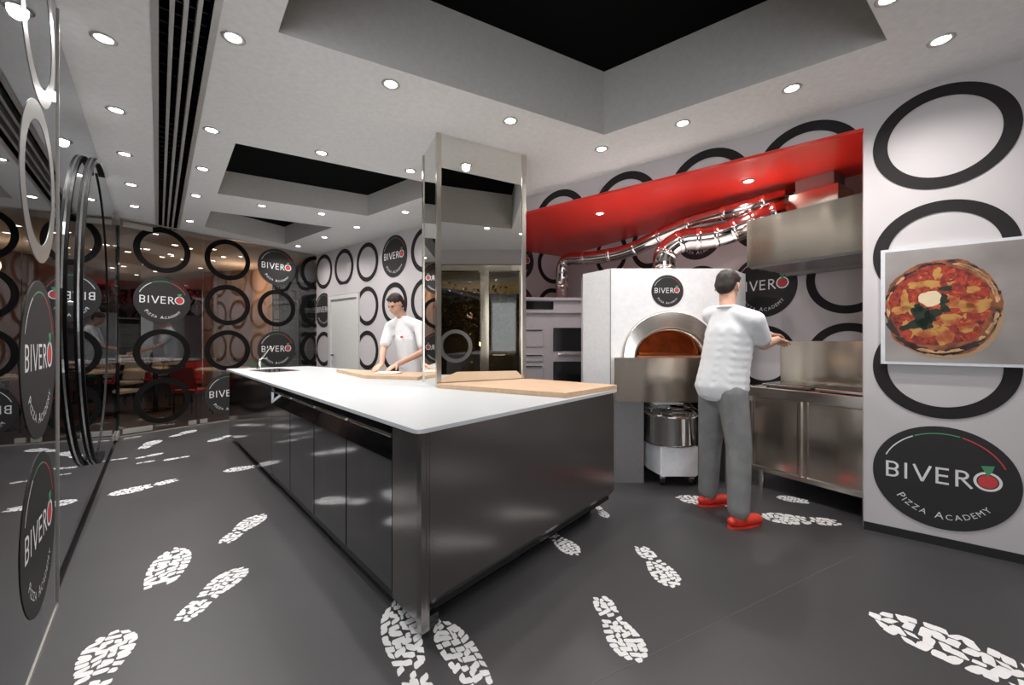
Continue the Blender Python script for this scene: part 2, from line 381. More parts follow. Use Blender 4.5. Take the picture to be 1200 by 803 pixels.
def ring(fr, s, z, label, clips=(), m='ring', d=.003, group='black rings printed on the walls', R=RO, ri=RI):
    b = BM(); annulus(b, s, z, R, ri); clip2(b, clips)
    if not b.faces: b.free(); return
    wrapf(b, fr, d)
    g = bmesh.ops.extrude_face_region(b, geom=list(b.faces)); vs = [e for e in g['geom'] if isinstance(e, bmesh.types.BMVert)]
    bmesh.ops.translate(b, verts=vs, vec=Vector((fr.n.x, fr.n.y, 0))*.0015)
    o = obj('wall_ring', b, m, loc=fr.p(s, z, d)); return tag(o, label, 'ring decal', group)
fontcache = {}
def glyphs(txt):
    if txt in fontcache: return fontcache[txt]
    cu = bpy.data.curves.new('t', 'FONT'); cu.body = txt; cu.size = 1; cu.align_x = 'LEFT'; cu.resolution_u = 3; cu.fill_mode = 'FRONT'
    o = bpy.data.objects.new('t', cu); COL.objects.link(o); dg = bpy.context.evaluated_depsgraph_get(); dg.update()
    me = bpy.data.meshes.new_from_object(o.evaluated_get(dg)); 
    vs = [(v.co.x, v.co.y) for v in me.vertices]; fs = [tuple(p.vertices) for p in me.polygons]
    bpy.data.objects.remove(o); bpy.data.curves.remove(cu); bpy.data.meshes.remove(me)
    x0 = min(v[0] for v in vs); x1 = max(v[0] for v in vs)
    vs = [(v[0]-x0, v[1]) for v in vs]; fontcache[txt] = (vs, fs, x1-x0); return fontcache[txt]
def put_glyph(b, txt, f_):
    vs, fs, _ = glyphs(txt); V = [b.verts.new((*f_(x, y), 0)) for x, y in vs]
    for p in fs:
        try: b.faces.new([V[i] for i in p])
        except ValueError: pass
GROUPS = 'round pizzeria signs'
def sign(fr, s, z, label, clips=(), R=RO, d=.003, simple=False, name='pizzeria_sign'):
    root = thing(name, label, 'sign', fr.p(s, z, d), GROUPS)
    def part(pn, b, m, dd):
        clip2(b, clips)
        if not b.faces: b.free(); return
        wrapf(b, fr, d+dd); obj(pn, b, m, root)
    b = BM(); vs = [b.verts.new((s+R*math.cos(2*math.pi*i/64), z+R*math.sin(2*math.pi*i/64), 0)) for i in range(64)]; b.faces.new(vs)
    clip2(b, clips)
    if b.faces:
        wrapf(b, fr, d)
        g = bmesh.ops.extrude_face_region(b, geom=list(b.faces)); v2 = [e for e in g['geom'] if isinstance(e, bmesh.types.BMVert)]
        bmesh.ops.translate(b, verts=v2, vec=Vector((fr.n.x, fr.n.y, 0))*.002)
        obj('disc', b, 'signdisc', root)
    else: b.free()
    # word, thin strokes drawn as bars
    b = BM(); hgt = .32*R; y0_ = z-.12*R; st = .040*R; x = s-.80*R; R0 = R; R = R*1.12
    def bar(x0, y0b, x1, y1b, w_=st):
        a = V2(x0, y0b); c = V2(x1, y1b); u = (c-a).normalized(); n_ = V2(-u.y, u.x)*w_/2
        b.faces.new([b.verts.new((*q, 0)) for q in (a-n_, c-n_, c+n_, a+n_)])
    def arc(cx, cy, rx, ry, a0, a1, w_=st, n_=12):
        P = []
        for i in range(n_+1):
            a = a0+(a1-a0)*i/n_; P.append(((cx+(rx+w_/2)*math.cos(a), cy+(ry+w_/2)*math.sin(a)), (cx+(rx-w_/2)*math.cos(a), cy+(ry-w_/2)*math.sin(a))))
        for i in range(n_): b.faces.new([b.verts.new((*q, 0)) for q in (P[i][0], P[i+1][0], P[i+1][1], P[i][1])])
    hh = hgt; hp = math.pi/2; o = st/2
    def stem(xx): bar(xx, y0_, xx, y0_+hh)
    # B
    stem(x+o); r1 = (hh-st)/4; bw = .07*R
    for cy in (y0_+o+r1, y0_+o+3*r1): arc(x+o+bw, cy, r1*1.05, r1, -hp, hp)
    for yy in (y0_+o, y0_+hh/2, y0_+hh-o): bar(x+o, yy, x+o+bw, yy)
    x += .245*R
    stem(x+o); x += .10*R                     # I
    bar(x+.02*R, y0_+hh, x+.125*R, y0_); bar(x+.23*R, y0_+hh, x+.125*R, y0_); x += .29*R   # V
    stem(x+o)                                 # E
    for yy, l in ((y0_+o, .16), (y0_+hh/2+.005*R, .15), (y0_+hh-o, .16)): bar(x+o, yy, x+l*R, yy)
    x += .235*R
    stem(x+o); r2 = (hh*.54-st)/2; cy = y0_+hh-o-r2   # R
    arc(x+o+.06*R, cy, r2*1.05, r2, -hp, hp)
    for yy in (cy-r2, cy+r2): bar(x+o, yy, x+o+.06*R, yy)
    bar(x+.07*R, cy-r2, x+.19*R, y0_)
    x += .215*R
    tcx, tcy = x+.15*R, y0_+.155*R
    annulus(b, tcx, tcy, .16*R, .125*R, 36); R = R0; R1 = R*1.12
    part('lettering', b, 'letter', .0028)
    b = BM(); b.faces.new([b.verts.new((tcx+.112*R1*math.cos(2*math.pi*i/32), tcy+.108*R1*math.sin(2*math.pi*i/32), 0)) for i in range(32)]); part('tomato', b, 'tomato', .003)
    b = BM(); b.faces.new([b.verts.new((*q, 0)) for q in ((tcx-.0*R1, tcy+.085*R1), (tcx-.075*R1, tcy+.25*R1), (tcx+.075*R1, tcy+.27*R1), (tcx+.05*R1, tcy+.17*R1))]); part('tomato_leaf', b, 'leaf', .0034)
    for (pn, a0, a1, m_) in (('white_arc', math.radians(158), math.radians(118), 'letter'), ('green_arc', math.radians(116), math.radians(74), 'leaf'), ('red_arc', math.radians(72), math.radians(22), 'tomato')):
        b = BM(); annulus(b, s, z, .87*R, .85*R, 16, min(a0, a1), max(a0, a1)-1e-4); part(pn, b, m_, .0028)
    # tagline on the lower arc
    b = BM(); txt = 'PIZZA ACADEMY'; big = {0, 6}; adv = []
    for i, ch in enumerate(txt):
        sz = (.185 if i in big else .145)*R
        wd = .45*.13*R if ch == ' ' else glyphs(ch)[2]*sz
        adv.append((ch, sz, wd))
    gap = .035*R; tot = sum(a[2] for a in adv)+gap*(len(adv)-1); rad = .80*R; ang = -tot/2/rad
    for ch, sz, wd in adv:
        am = ang+wd/2/rad
        if ch != ' ':
            ca, sa = math.cos(am), math.sin(am)
            def f_(gx, gy, sz=sz, wd=wd, ca=ca, sa=sa):
                lx, ly = gx*sz-wd/2, gy*sz
                # baseline point at angle am from straight down
                bx, by = s+rad*sa, z-rad*ca
                return bx+lx*ca-ly*sa*1.0, by+lx*sa+ly*ca
            put_glyph(b, ch, f_)
        ang += (wd+gap)/rad
    part('tagline', b, 'letter', .0028)
    return root
ROWS = [2.575, 1.852, 1.125, .43]; RN = ['top row', 'second row', 'third row', 'bottom row']
WK = [.29, 1.016, 1.76, 2.507, 3.24, 3.98, 4.73, 5.46, 6.19, 6.92, 7.59, 8.27]
cL0 = [((.004, 0), (-1, 0))]
kr = WL.at(384); kl = WL.at(422)
gw = 'black rings on the white wall beyond the worktop'; gs = 'black rings cut off by the red recess edge'
ring(WL, WK[0], ROWS[0], 'half black ring in the top row, in the corner beside the back glass', cL0+[((kr, 0), (1, 0))] if False else cL0, group=gw)
ring(WL, WK[1], ROWS[0], 'black ring with flat bottom edge right above the white door', [((0, 2.275), (0, -1))], group=gw)
ring(WL, WK[2], ROWS[0], 'black ring in the top row just left of the round sign on far wall', group=gw)
sign(WL, WK[3], ROWS[0], 'round charcoal BIVERO sign high on the far white wall above the chef behind the worktop')
ring(WL, WK[4], ROWS[0], 'black ring in the top row partly hidden by left edge of the mirror column', group=gw)
sign(WL, WK[0], ROWS[1], 'BIVERO sign with both sides cut off, squeezed between glass corner and white door', cL0+[((kr, 0), (1, 0))])
ring(WL, WK[2], ROWS[1], 'black ring with left side cut by the door frame, second row from the ceiling', [((kl, 0), (-1, 0))], group=gw)
ring(WL, WK[3], ROWS[1], 'black ring directly behind the head of the chef kneading at the worktop', group=gw)
ring(WL, WK[4], ROWS[1], 'black ring in the second row peeking out left of the mirror column', group=gw)
ring(WL, WK[0], ROWS[2], 'black ring cut on both sides, left of the white door, just above the worktop', cL0+[((kr, 0), (1, 0))], group=gw)
ring(WL, WK[2], ROWS[2], 'black ring with left side cut by door frame, lower one just above the worktop', [((kl, 0), (-1, 0))], group=gw)
ring(WL, WK[3], ROWS[2], 'black ring behind the hands and waist of the chef kneading at the worktop', group=gw)
ring(WL, WK[4], ROWS[2], 'black ring behind the back of the kneading chef, third row from ceiling', group=gw)
cN = [((0, NZ+.02), (0, -1))]
for k, lab in ((7, 'cut black ring top above red recess, the one nearest the mirror column'), (8, 'cut black ring top above red recess, second one right of the mirror column'), (9, 'cut black ring top above red recess, third right of the mirror column'), (10, 'cut black ring top above red recess, above the extractor hood')):
    ring(WL, WK[k], ROWS[0], lab, cN, group=gs)
gp = 'black rings on the near right wall'
ring(WL, WK[11], ROWS[0], 'large uncut black ring near the ceiling above the pizza picture', group=gp)
ring(WL, WK[11], ROWS[1], 'large black ring whose lower part is covered by top of the pizza picture', group=gp)
ring(WL, WK[11], ROWS[2], 'large black ring whose upper part is covered by bottom of the pizza picture', group=gp)
sign(WL, WK[11], ROWS[3], 'large round BIVERO sign low on the near right wall beneath the pizza picture')
# niche back wall
nc = []
def ncol(a, c): return (NW.at(a)+NW.at(c))/2
n0 = NW.at(944.8)+RO; n1 = ncol(860, 932); pitch = n0-n1
gn = 'black rings inside the red-topped recess'
ring(NW, n0, ROWS[0], 'dark ring high in the recess behind the extractor hood duct', group=gn)
ring(NW, n0, ROWS[1], 'black ring in the recess directly below the extractor hood', group=gn)
ring(NW, n0, ROWS[2], 'black ring behind the steel splashback of the cooking counter', group=gn)
sign(NW, n1, ROWS[1], 'BIVERO sign on the recess wall behind the standing chef, left of the hood')
ring(NW, n1, ROWS[2], 'black ring in the recess behind the outstretched arms of the standing chef', group=gn)
ring(NW, n1, ROWS[0], 'black ring high in the recess behind the flue pipes beside the hood', group=gn)
sign(NW, n1-pitch, ROWS[0], 'BIVERO sign mostly hidden behind flue pipes above the right side of the oven')
ring(NW, n1-pitch, ROWS[1], 'black ring just peeking over the top right corner of the white oven', group=gn)
ring(NW, n1-2*pitch, ROWS[0], 'black ring behind the flue pipes above the middle of the white oven', group=gn)
ring(NW, n1-3*pitch, ROWS[0], 'black ring behind the pipes above the left corner of the white oven', group=gn)
e1 = EW.at(630)+RO
ring(EW, e1, ROWS[0], 'black ring on the pinkish recess end wall behind the vertical flue pipe', group=gn)
ring(EW, e1, ROWS[1], 'black ring just above the grey bakery ovens at left end of the recess', [((EW.len-.01, 0), (1, 0))], group=gn)
sign(EW, e1-.73, ROWS[0], 'BIVERO sign edge on the recess end wall peeking right of the mirror column')
sign(EW, e1-.73, ROWS[1], 'BIVERO sign edge on the recess end wall above the bakery ovens by the column')
# back glass
BK = [.48, 1.30, 2.06, 2.80]; GD = .010
gb = 'black rings stuck on the back glass wall'; cB = [((BG.len-.008, 0), (1, 0))]
def bring(i, r, lab): ring(BG, BK[i], ROWS[r], lab, cB, group=gb, d=GD, m='ringdark')
bring(0, 0, 'black ring on back glass, top row, nearest the glass door'); bring(0, 2, 'black ring on back glass below the sign nearest the glass door, third row'); bring(0, 3, 'black ring on back glass, lowest one, nearest the glass door')
bring(1, 0, 'black ring on back glass, top row, left neighbour of the top right sign'); bring(1, 1, 'black ring on back glass, second row, right neighbour of the glass-door sign'); bring(1, 2, 'black ring on back glass, third row, directly above the sign half hidden by the worktop')
bring(2, 1, 'black ring on back glass between the upper and lower signs near the corner')
bring(3, 0, 'half black ring on back glass, top row, cut by the wall corner'); bring(3, 1, 'half black ring on back glass, second row, at the corner before the dark rack'); bring(3, 2, 'half black ring on back glass, third row, at the corner just above the worktop')
sign(BG, BK[0], ROWS[1], 'BIVERO sign on back glass nearest the glass door, second row', d=GD)
sign(BG, BK[2], ROWS[0], 'BIVERO sign on back glass high near the corner with the white wall', d=GD)
sign(BG, BK[2], ROWS[2], 'BIVERO sign on back glass right behind the chrome tap', d=GD)
sign(BG, BK[1], ROWS[3], 'BIVERO sign low on back glass, right half hidden by the far end of the island', d=GD)
# left glass
gl_ = 'silver-lit rings on the near left glass panel'
ring(LG, -.404, 2.60, 'silver-lit ring at the top of the near left glass panel, cut by the frame', m='ringsilver', d=.0362, group=gl_)
ring(LG, -.404, 1.94, 'silver-lit ring on the near left glass panel right above the upper sign', m='ringsilver', d=.0362, group=gl_)
sign(LG, -.404, 1.217, 'upper of two tall-looking BIVERO signs on the near left glass panel', d=.0362)
sign(LG, -.404, .51, 'lower of two tall-looking BIVERO signs on the near left glass panel', d=.0362)
# giant arc handle on the glass door
t0 = LG.at(80); zc, Rg = 1.52, 1.23
hd = thing('arc_door_handle', 'giant glossy black curved pull handle standing on the left glass door', 'door handle', LG.p(t0+Rg, zc-Rg, .0))
b = BM(); ring3(b, LG, t0+Rg, zc, Rg, Rg-.03, .02, .06, 48, math.radians(82), math.radians(278)); obj('arc_bar', b, 'blackmatt', hd)
b = BM(); ring3(b, LG, t0+Rg, zc, Rg+.002, Rg+.0005, .035, .045, 48, math.radians(84), math.radians(276)); obj('chrome_edge', b, 'chrome', hd)
b = BM()
for a in (100, 180, 260):
    c = LG.p(t0+Rg+(Rg-.022)*math.cos(math.radians(a)), zc+(Rg-.022)*math.sin(math.radians(a)), .006); tube(b, [c, c+Vector((LG.n.x, LG.n.y, 0))*.02], .012)
obj('standoff', b, 'chrome', hd)
b = BM(); ring3(b, LG, t0+Rg, zc, Rg, Rg-.012, .006, .014, 48, math.radians(-82), math.radians(82)); obj('far_edge', b, 'blackmatt', hd)
for zz, lab, nm in ((.065, 'floor pivot fitting where the left and back glass meet', 'floor_pivot'), (H-.08, 'top glass fitting at the corner of the left and back glass near the ceiling', 'top_patch')):
    r_ = thing(nm, lab, 'glass fitting', LG.p(LG.len-.2, zz-.03, .0), 'glass corner fittings')
    b = BM(); LG.box(b, LG.len-.42, LG.len-.06, zz-.035, zz+.035, .008, .03); bevel(b); obj('door_clamp', b, 'fitting', r_)
    b = BM(); BG.box(b, .05, .36, zz-.035, zz+.035, .009, .03); bevel(b); obj('wall_clamp', b, 'fitting', r_)
for x_ in (225, 238, 275):
    t_ = BG.at(x_); b = BM(); BG.box(b, t_-.05, t_+.05, .02, .085, .007, .028); bevel(b)
    tag(obj('glass_clamp', b, 'fitting', loc=BG.p(t_, .02, 0)), {225: 'small metal clamp at foot of back glass, leftmost of three', 238: 'small metal clamp at foot of back glass under the pane joint', 275: 'small metal clamp at foot of back glass just left of the island'}[x_], 'glass fitting', 'clamps along the foot of the back glass')
# ---------------------------------------------------------------- downlights
spotd = bpy.data.lights.new('downlight_beam', 'SPOT'); spotd.energy = SPOT_W; spotd.color = (1, .965, .93); spotd.spot_size = math.radians(150); spotd.spot_blend = 1.0; spotd.shadow_soft_size = .035
names = {0: 'left glass lane, nearest the camera', 1: 'right of the slot diffuser, nearest the camera', 2: 'left glass lane, second from the camera', 3: 'left glass lane, third from the camera', 4: 'left glass lane, fourth from the camera', 5: 'left glass lane, farthest before the glass corner', 6: 'right of the slot diffuser, second from the camera', 7: 'right of the slot diffuser, third from the camera', 8: 'right of the slot diffuser, fourth from the camera', 9: 'right of the slot diffuser, farthest one near the back glass', 10: 'between the big recess and the middle recess, left one', 11: 'beside the long edge of the big ceiling recess, in front', 12: 'beside the big recess edge, just before the mirror column top', 13: 'just left of the mirror column top', 14: 'between the middle and the small ceiling recess, left one', 15: 'between the middle and the small ceiling recess, middle one', 16: 'between the middle recess and far white wall, above the round sign', 17: 'right of the middle recess near the far white wall', 18: 'beyond the small recess near far white wall, right one', 19: 'beyond the small recess near the far corner, left one', 20: 'near the white wall at the far corner of the big recess', 21: 'between the big recess and right wall, second from column, tilted', 22: 'between the big recess and right wall, above the hood side', 23: 'between the big recess and right wall, nearest the camera'}
def downlight(p, z, label, i, power=1, group='recessed ceiling downlights', warm=False, lamp=True, R=.052):
    r_ = thing('downlight', label, 'ceiling light', (p.x, p.y, z), group)
    n = 28; b = BM(); lathe(b, (p.x, p.y, z), [(R, -.001), (R+.004, -.006), (R-.012, -.009), (R-.016, -.004), (R-.016, -.001)], n); obj('trim_ring', b, 'trimring', r_, True)
    b = BM(); lathe(b, (p.x, p.y, z), [(0, -.006), (R-.017, -.005), (R-.017, -.001)], n); obj('lens', b, 'lenswarm' if warm else 'lens', r_, True)
    if lamp:
        d_ = spotd if power == 1 else spotd.copy()
        if power != 1: d_.energy = SPOT_W*power
        if warm: d_.color = (1, .72, .45)
        o = bpy.data.objects.new('downlight_beam', d_); COL.objects.link(o); o.location = Vector((p.x, p.y, z-.02))-Vector(r_['_loc']); o.parent = r_
    return r_
for i, (x, y) in enumerate(dlp): downlight(at(x, y, H), H, 'round recessed downlight '+names[i], i)
for k, (x, y) in enumerate(((703, 250), (877, 212))):
    downlight(at(x, y, NZ), NZ, ('round downlight in the red recess ceiling above the oven side', 'round downlight in the red recess ceiling just left of the hood duct')[k], k, 1.15, 'downlights in the red recess ceiling')
def vref(x, y):
    c0 = V2(-.588, 3.123); n = V2(.4826, -.8758); P = at(x, y, H); k = (P-c0).dot(n); return P-n*2*k
for k, (x, y) in enumerate(((571, 267), (550.7, 301.8), (599.6, 302.6))):
    downlight(vref(x, y), H, ('recessed downlight behind the camera, upper one in the mirror column', 'recessed downlight by the entrance doors, left one in the mirror column', 'recessed downlight by the entrance doors, right one in the mirror column')[k], k, 1, 'downlights by the entrance')
# ---------------------------------------------------------------- island
A, F, G, Cc = V2(-.39, 1.645), V2(-3.66, 5.10), V2(-2.86, 5.62), V2(.80, 3.0)
def inset(poly, ds):
    n = len(poly); ctr = sum(poly, V2(0, 0))/n; lines = []
    for i in range(n):
        a, c = poly[i], poly[(i+1) % n]; u = (c-a).normalized(); nn = V2(-u.y, u.x)
        if nn.dot(ctr-a) < 0: nn = -nn
        lines.append((a+nn*ds[i], u))
    out = []
    for i in range(n):
        a, u = lines[i-1]; c, v = lines[i]; den = u.x*v.y-u.y*v.x; t = ((c.x-a.x)*v.y-(c.y-a.y)*v.x)/den; out.append(a+u*t)
    return out
def rounded(poly, r, n=6):
    out = []
    for i, p in enumerate(poly):
        a = (poly[i-1]-p).normalized(); c = (poly[(i+1) % len(poly)]-p).normalized(); half = a.angle(c)/2
        t = r/math.tan(half); s_, e_ = p+a*t, p+c*t
        for k in range(n+1):
            u = k/n; out.append((s_*(1-u)**2+p*2*u*(1-u)+e_*u*u))
    return out
isl = [A, F, G, Cc]
IS = thing('island_counter', 'long steel kitchen island with white worktop standing on the dark floor in the middle', 'kitchen island', ((A.x+Cc.x+F.x)/3, 3.4, 0))
b = BM(); prism(b, rounded(isl, .03), .906, .925); bevel(b, .003, 1); obj('worktop', b, 'worktop', IS)
body = inset(isl, [.03, .03, .03, .02])
LF = Frame(body[0], body[1], V2(-3, 1))          # long front
EF = Frame(body[3], body[0], V2(2, 0))           # end
EF = Frame(body[0], body[3], V2(2, 0))
b = BM(); core = inset(isl, [.075, .06, .05, .05]); prism(b, core, .10, .84); obj('carcass', b, 'blackgloss', IS)
b = BM(); core3 = inset(isl, [.13, .10, .10, .09]); prism(b, core3, .84, .906); obj('support_rail', b, 'blackgloss', IS)
b = BM(); prism(b, inset(isl, [.14, .12, .12, .16]), 0, .10); obj('plinth', b, 'black', IS)
# end panel with folded bottom
b = BM(); P = EF.p; L_ = EF.len
prof = [(0, .90), (0, .17), (-.09, .05), (-.10, .05), (-.02, .18), (-.02, .90)]
extr(b, [P(0.045, z, d) for d, z in prof], EF.p(L_, 0)-EF.p(.045, 0)); obj('end_panel', b, 'endsteel', IS)
ts = [LF.at(x) for x in (460, 405.8, 368, 340, 318)]
b = BM(); EF.box(b, 0, .042, .05, .90, -.03, .002); LF.box(b, .0, ts[0], .09, .90, -.03, .0); obj('corner_post', b, 'endsteel', IS)
# doors on the long side
dx = [460, 405.8, 368, 340, 318]
ts = [LF.at(x) for x in dx]
for i in range(4):
    b = BM(); t0_, t1_ = ts[i]+.007, ts[i+1]-.007
    pr = [(0, .12), (0, .73), (-.045, .825), (-.055, .82), (-.015, .725), (-.015, .12)]
    extr(b, [LF.p(t0_, z, d) for d, z in pr], LF.p(t1_, 0)-LF.p(t0_, 0)); dr = obj('door', b, 'doorsteel', IS)
    dr['label'] = ['widest door nearest the camera', 'second door from the camera', 'third door from the camera', 'farthest narrow door'][i]
    b = BM(); tube(b, [LF.p(t0_+.02, .84, -.012), LF.p(t1_-.02, .84, -.012)], .009, 10)
    for tt in (t0_+.08, t1_-.08): tube(b, [LF.p(tt, .84, -.012), LF.p(tt, .825, -.052)], .005, 8)
    obj('handle', b, 'steel', dr)
b = BM(); LF.box(b, ts[-1], LF.len, .10, .88, -.02, 0); obj('blank_panel', b, 'doorsteel', IS)
b = BM(); LF.box(b, .02, LF.len, .045, .095, -.10, -.03); obj('lower_rail', b, 'blackgloss', IS)
b = BM(); Bk = Frame(body[2], body[3], V2(0, 8)); Bk.box(b, 0.04, Bk.len-.04, .10, .90, -.02, 0); obj('back_panel', b, 'endsteel', IS)
# tap and sink
tpz = .925; tq = pz(303.5, 432, 5.05); tx, ty = tq.x, tq.y
TP = thing('kitchen_tap', 'chrome mixer tap standing at the far end of the white worktop', 'tap', (tx, ty, tpz))
b = BM(); lathe(b, (tx, ty, tpz), [(.0, 0), (.032, 0), (.032, .012), (.024, .016), (.024, .13), (.020, .14), (0, .14)], 20); obj('tap_body', b, 'chrome', TP, True)
b = BM(); tube(b, [(tx, ty, tpz+.10), (tx+.05, ty, tpz+.16), (tx+.12, ty+.0, tpz+.26), (tx+.15, ty, tpz+.28), (tx+.165, ty, tpz+.24)], .012, 12); obj('spout', b, 'chrome', TP, True)
b = BM(); tube(b, [(tx, ty, tpz+.14), (tx-.02, ty, tpz+.15), (tx+.10, ty, tpz+.13)], .006, 8); obj('lever', b, 'chrome', TP, True)
sk = pz(335, 432, 5.1); b = BM()
u_ = (Cc-G).normalized(); v_ = V2(u_.y, -u_.x)*-1
sc = V2(tx, ty)+u_*.42
pts = [sc-u_*.28-v_*.18, sc+u_*.28-v_*.18, sc+u_*.28+v_*.18, sc-u_*.28+v_*.18]
pr_ = rounded(pts, .04, 4); prism(b, pr_, .9255, .929)
SKN = thing('sink', 'steel rimmed sink set into the worktop beside the tap', 'sink', (sc.x, sc.y, .925)); obj('rim', b, 'steel', SKN)
b = BM(); prism(b, rounded([sc-u_*.26-v_*.16, sc+u_*.26-v_*.16, sc+u_*.26+v_*.16, sc-u_*.26+v_*.16], .04, 4), .9292, .9300); obj('bowl', b, 'greydark', SKN)
# ---------------------------------------------------------------- mirror column
k0, k1, k3 = V2(-.588, 3.123), V2(.120, 3.513), V2(-.795, 3.538); k2 = k1+(k3-k0)
MC = thing('mirror_column', 'square mirror-clad column with steel corner strips rising from the island to the ceiling', 'column', (-.3, 3.5, .925))
b = BM(); prism(b, inset([k0, k1, k2, k3], [.004]*4), .926, H); obj('mirror_cladding', b, 'mirror', MC)
for (c_, a_, e_) in ((k0, k1, k3), (k1, k0, k2), (k3, k0, k2), (k2, k1, k3)):
    ua = (a_-c_).normalized(); ue = (e_-c_).normalized(); w1 = .035
    b = BM(); prism(b, [c_-ua*.003-ue*.003, c_+ua*w1-ue*.003, c_+ua*w1+ue*.006, c_+ua*.006+ue*.006, c_+ua*.006+ue*w1, c_-ua*.003+ue*w1], .926, H-.001)
    obj('corner_strip', b, 'steelh', MC)
# ---------------------------------------------------------------- boards and dough
zb0, zb1 = .9256, .958
def board(pts, label, nm='dough_board'):
    b = BM(); prism(b, rounded(pts, .02, 4), zb0, zb1); bevel(b, .003, 1)
    c = sum(pts, V2(0, 0))/len(pts)
    return tag(obj(nm, b, 'beech', loc=(c.x, c.y, zb0)), label, 'wooden board', 'pale beech dough boards')
zt = zb1
b1 = [V2(-.575, 3.098), at(662.5, 460.5, zt), at(725.5, 449.3, zt), V2(.14, 3.50)]
board([V2(-.60, 3.085), V2(.345, 2.545), V2(.80, 3.005), V2(.145, 3.485)], 'pale beech board at the near end of the island, right of the mirror column')
bk = [at(368, 434.5, zt), at(425, 440.5, zt), V2(-.83, 3.60), V2(-.99, 4.23)]
board([V2(-2.05, 4.62), V2(-1.42, 3.83), V2(-.86, 3.66), V2(-.84, 4.13)], 'pale beech dough board in front of the kneading chef left of the column')
dq = pz(455, 433, 4.05); b = BM(); lathe(b, (dq.x, dq.y, zb1), [(0, 0), (.13, .001), (.135, .006), (.11, .014), (0, .018)], 26)
tag(obj('pizza_dough', b, 'dough', smooth=True, loc=(dq.x, dq.y, zb1)), 'flat round floury pizza dough on the board under the hands of the kneading chef', 'dough')
# ---------------------------------------------------------------- pizza oven
OZ = 3.614
ox = lambda x, Z=OZ: (x-CX)/FP*Z
x0, x1 = ox(715.3), ox(855)
OV = thing('pizza_oven', 'big white faceted pizza oven with steel mouth standing in the recess', 'oven', (ox(785), 4.1, 0))
Rv = Vector
plan = [V2(x0, OZ), V2(x1, OZ), V2(x1+.32, OZ+.30), V2(x1+.30, OZ+.62), V2(x0+.75, OZ+1.15), V2(x0-.08, OZ+.92), V2(x0-.14, OZ+.72), V2(x0-.195, OZ+.31)]
ztop, zlow = 1.944, .77
b = BM()
# body shell with an arched hole in the front: sides and back as a prism without front, then front face with hole
mc = ox(785); ri = .285; hz = 1.142; hb = hz; inn = []
a_ = [b.verts.new((p.x, p.y, zlow)) for p in plan]; t_ = [b.verts.new((p.x, p.y, ztop)) for p in plan]
for i in range(1, 8): b.faces.new((a_[i], a_[(i+1) % 8], t_[(i+1) % 8], t_[i]))
b.faces.new(t_); b.faces.new(a_[::-1])
bmesh.ops.remove_doubles(b, verts=b.verts, dist=1e-6)
arch = [(mc+.31*math.cos(math.pi*k/24), hz+.30*math.sin(math.pi*k/24)) for k in range(25)]
lp = [(x0, zlow), (x1, zlow), (x1, ztop), (x0, ztop)]
tb = BM(); es = []
vs = [tb.verts.new((x, OZ, z)) for x, z in lp]
for i in range(4): es.append(tb.edges.new((vs[i], vs[(i+1) % 4])))
vs = [tb.verts.new((x, OZ, z)) for x, z in arch]
for i in range(len(vs)): es.append(tb.edges.new((vs[i], vs[(i+1) % len(vs)])))
bmesh.ops.triangle_fill(tb, edges=es, use_beauty=True, use_dissolve=False, normal=(0, -1, 0))
me = bpy.data.meshes.new('tmp'); tb.to_mesh(me); b.from_mesh(me); tb.free(); bpy.data.meshes.remove(me)
obj('body', b, 'ovenwhite', OV)
# seams on the body
b = BM(); tube(b, [(x0-.0, OZ-.002, zlow), (x0, OZ-.002, ztop)], .004, 6); obj('panel_seam', b, 'greypanel', OV)
# chamber
b = BM(); rings_ = []
for d, rx, rz in ((.03, .27, .225), (.12, .27, .225), (.2, .42, .30), (.6, .45, .32), (.85, .25, .2), (.9, .01, .01)):
    rings_.append([b.verts.new((mc+rx*math.cos(math.pi*k/24), OZ+d, hz+.02+rz*math.sin(math.pi*k/24))) for k in range(25)])
for p_, q_ in zip(rings_, rings_[1:]):
    for k in range(24): b.faces.new((p_[k], p_[k+1], q_[k+1], q_[k]))
    b.faces.new((p_[24], p_[0], q_[0], q_[24]))
obj('fire_chamber', b, 'firebrick', OV, True)
# steel mouth hood: flared arch
b = BM(); prs = []
for y_, rx, rz in ((-.003, .438, .418), (-.035, .432, .412), (-.04, .425, .405), (-.022, .335, .275), (-.03, .328, .262), (.01, .30, .232), (.10, .275, .222)):
    prs.append([b.verts.new((mc+rx*math.cos(math.pi*k/32), OZ+y_, hz+rz*math.sin(math.pi*k/32))) for k in range(33)])
for p_, q_ in zip(prs, prs[1:]):
    for k in range(32): b.faces.new((p_[k], p_[k+1], q_[k+1], q_[k]))
obj('mouth_surround', b, 'steelh', OV, True)
b = BM(); az = hz
yb = OZ-.17
hexa(b, [(ox(720, yb), yb, .766), (ox(850, yb), yb, .766), (x1, OZ, .766), (x0+.03, OZ, .766), (ox(720, yb), yb, az), (ox(850, yb), yb, az), (x1, OZ, az), (x0+.03, OZ, az)])
bevel(b, .006, 2); obj('front_apron', b, 'steel', OV)
b = BM(); hexa(b, [(mc-.30, OZ-.02, hz-.002), (mc+.30, OZ-.02, hz-.002), (mc+.30, OZ+.5, hz-.002), (mc-.30, OZ+.5, hz-.002), (mc-.30, OZ-.02, hz+.012), (mc+.30, OZ-.02, hz+.012), (mc+.30, OZ+.5, hz+.012), (mc-.30, OZ+.5, hz+.012)]); obj('hearth', b, 'firebrick', OV)
b = BM(); hexa(b, [(x0+.05, OZ-.10, .745), (x1, OZ-.10, .745), (x1, OZ+.8, .745), (x0+.05, OZ+.8, .745), (x0+.05, OZ-.10, .766), (x1, OZ-.10, .766), (x1, OZ+.8, .766), (x0+.05, OZ+.8, .766)]); obj('shelf', b, 'steel', OV)
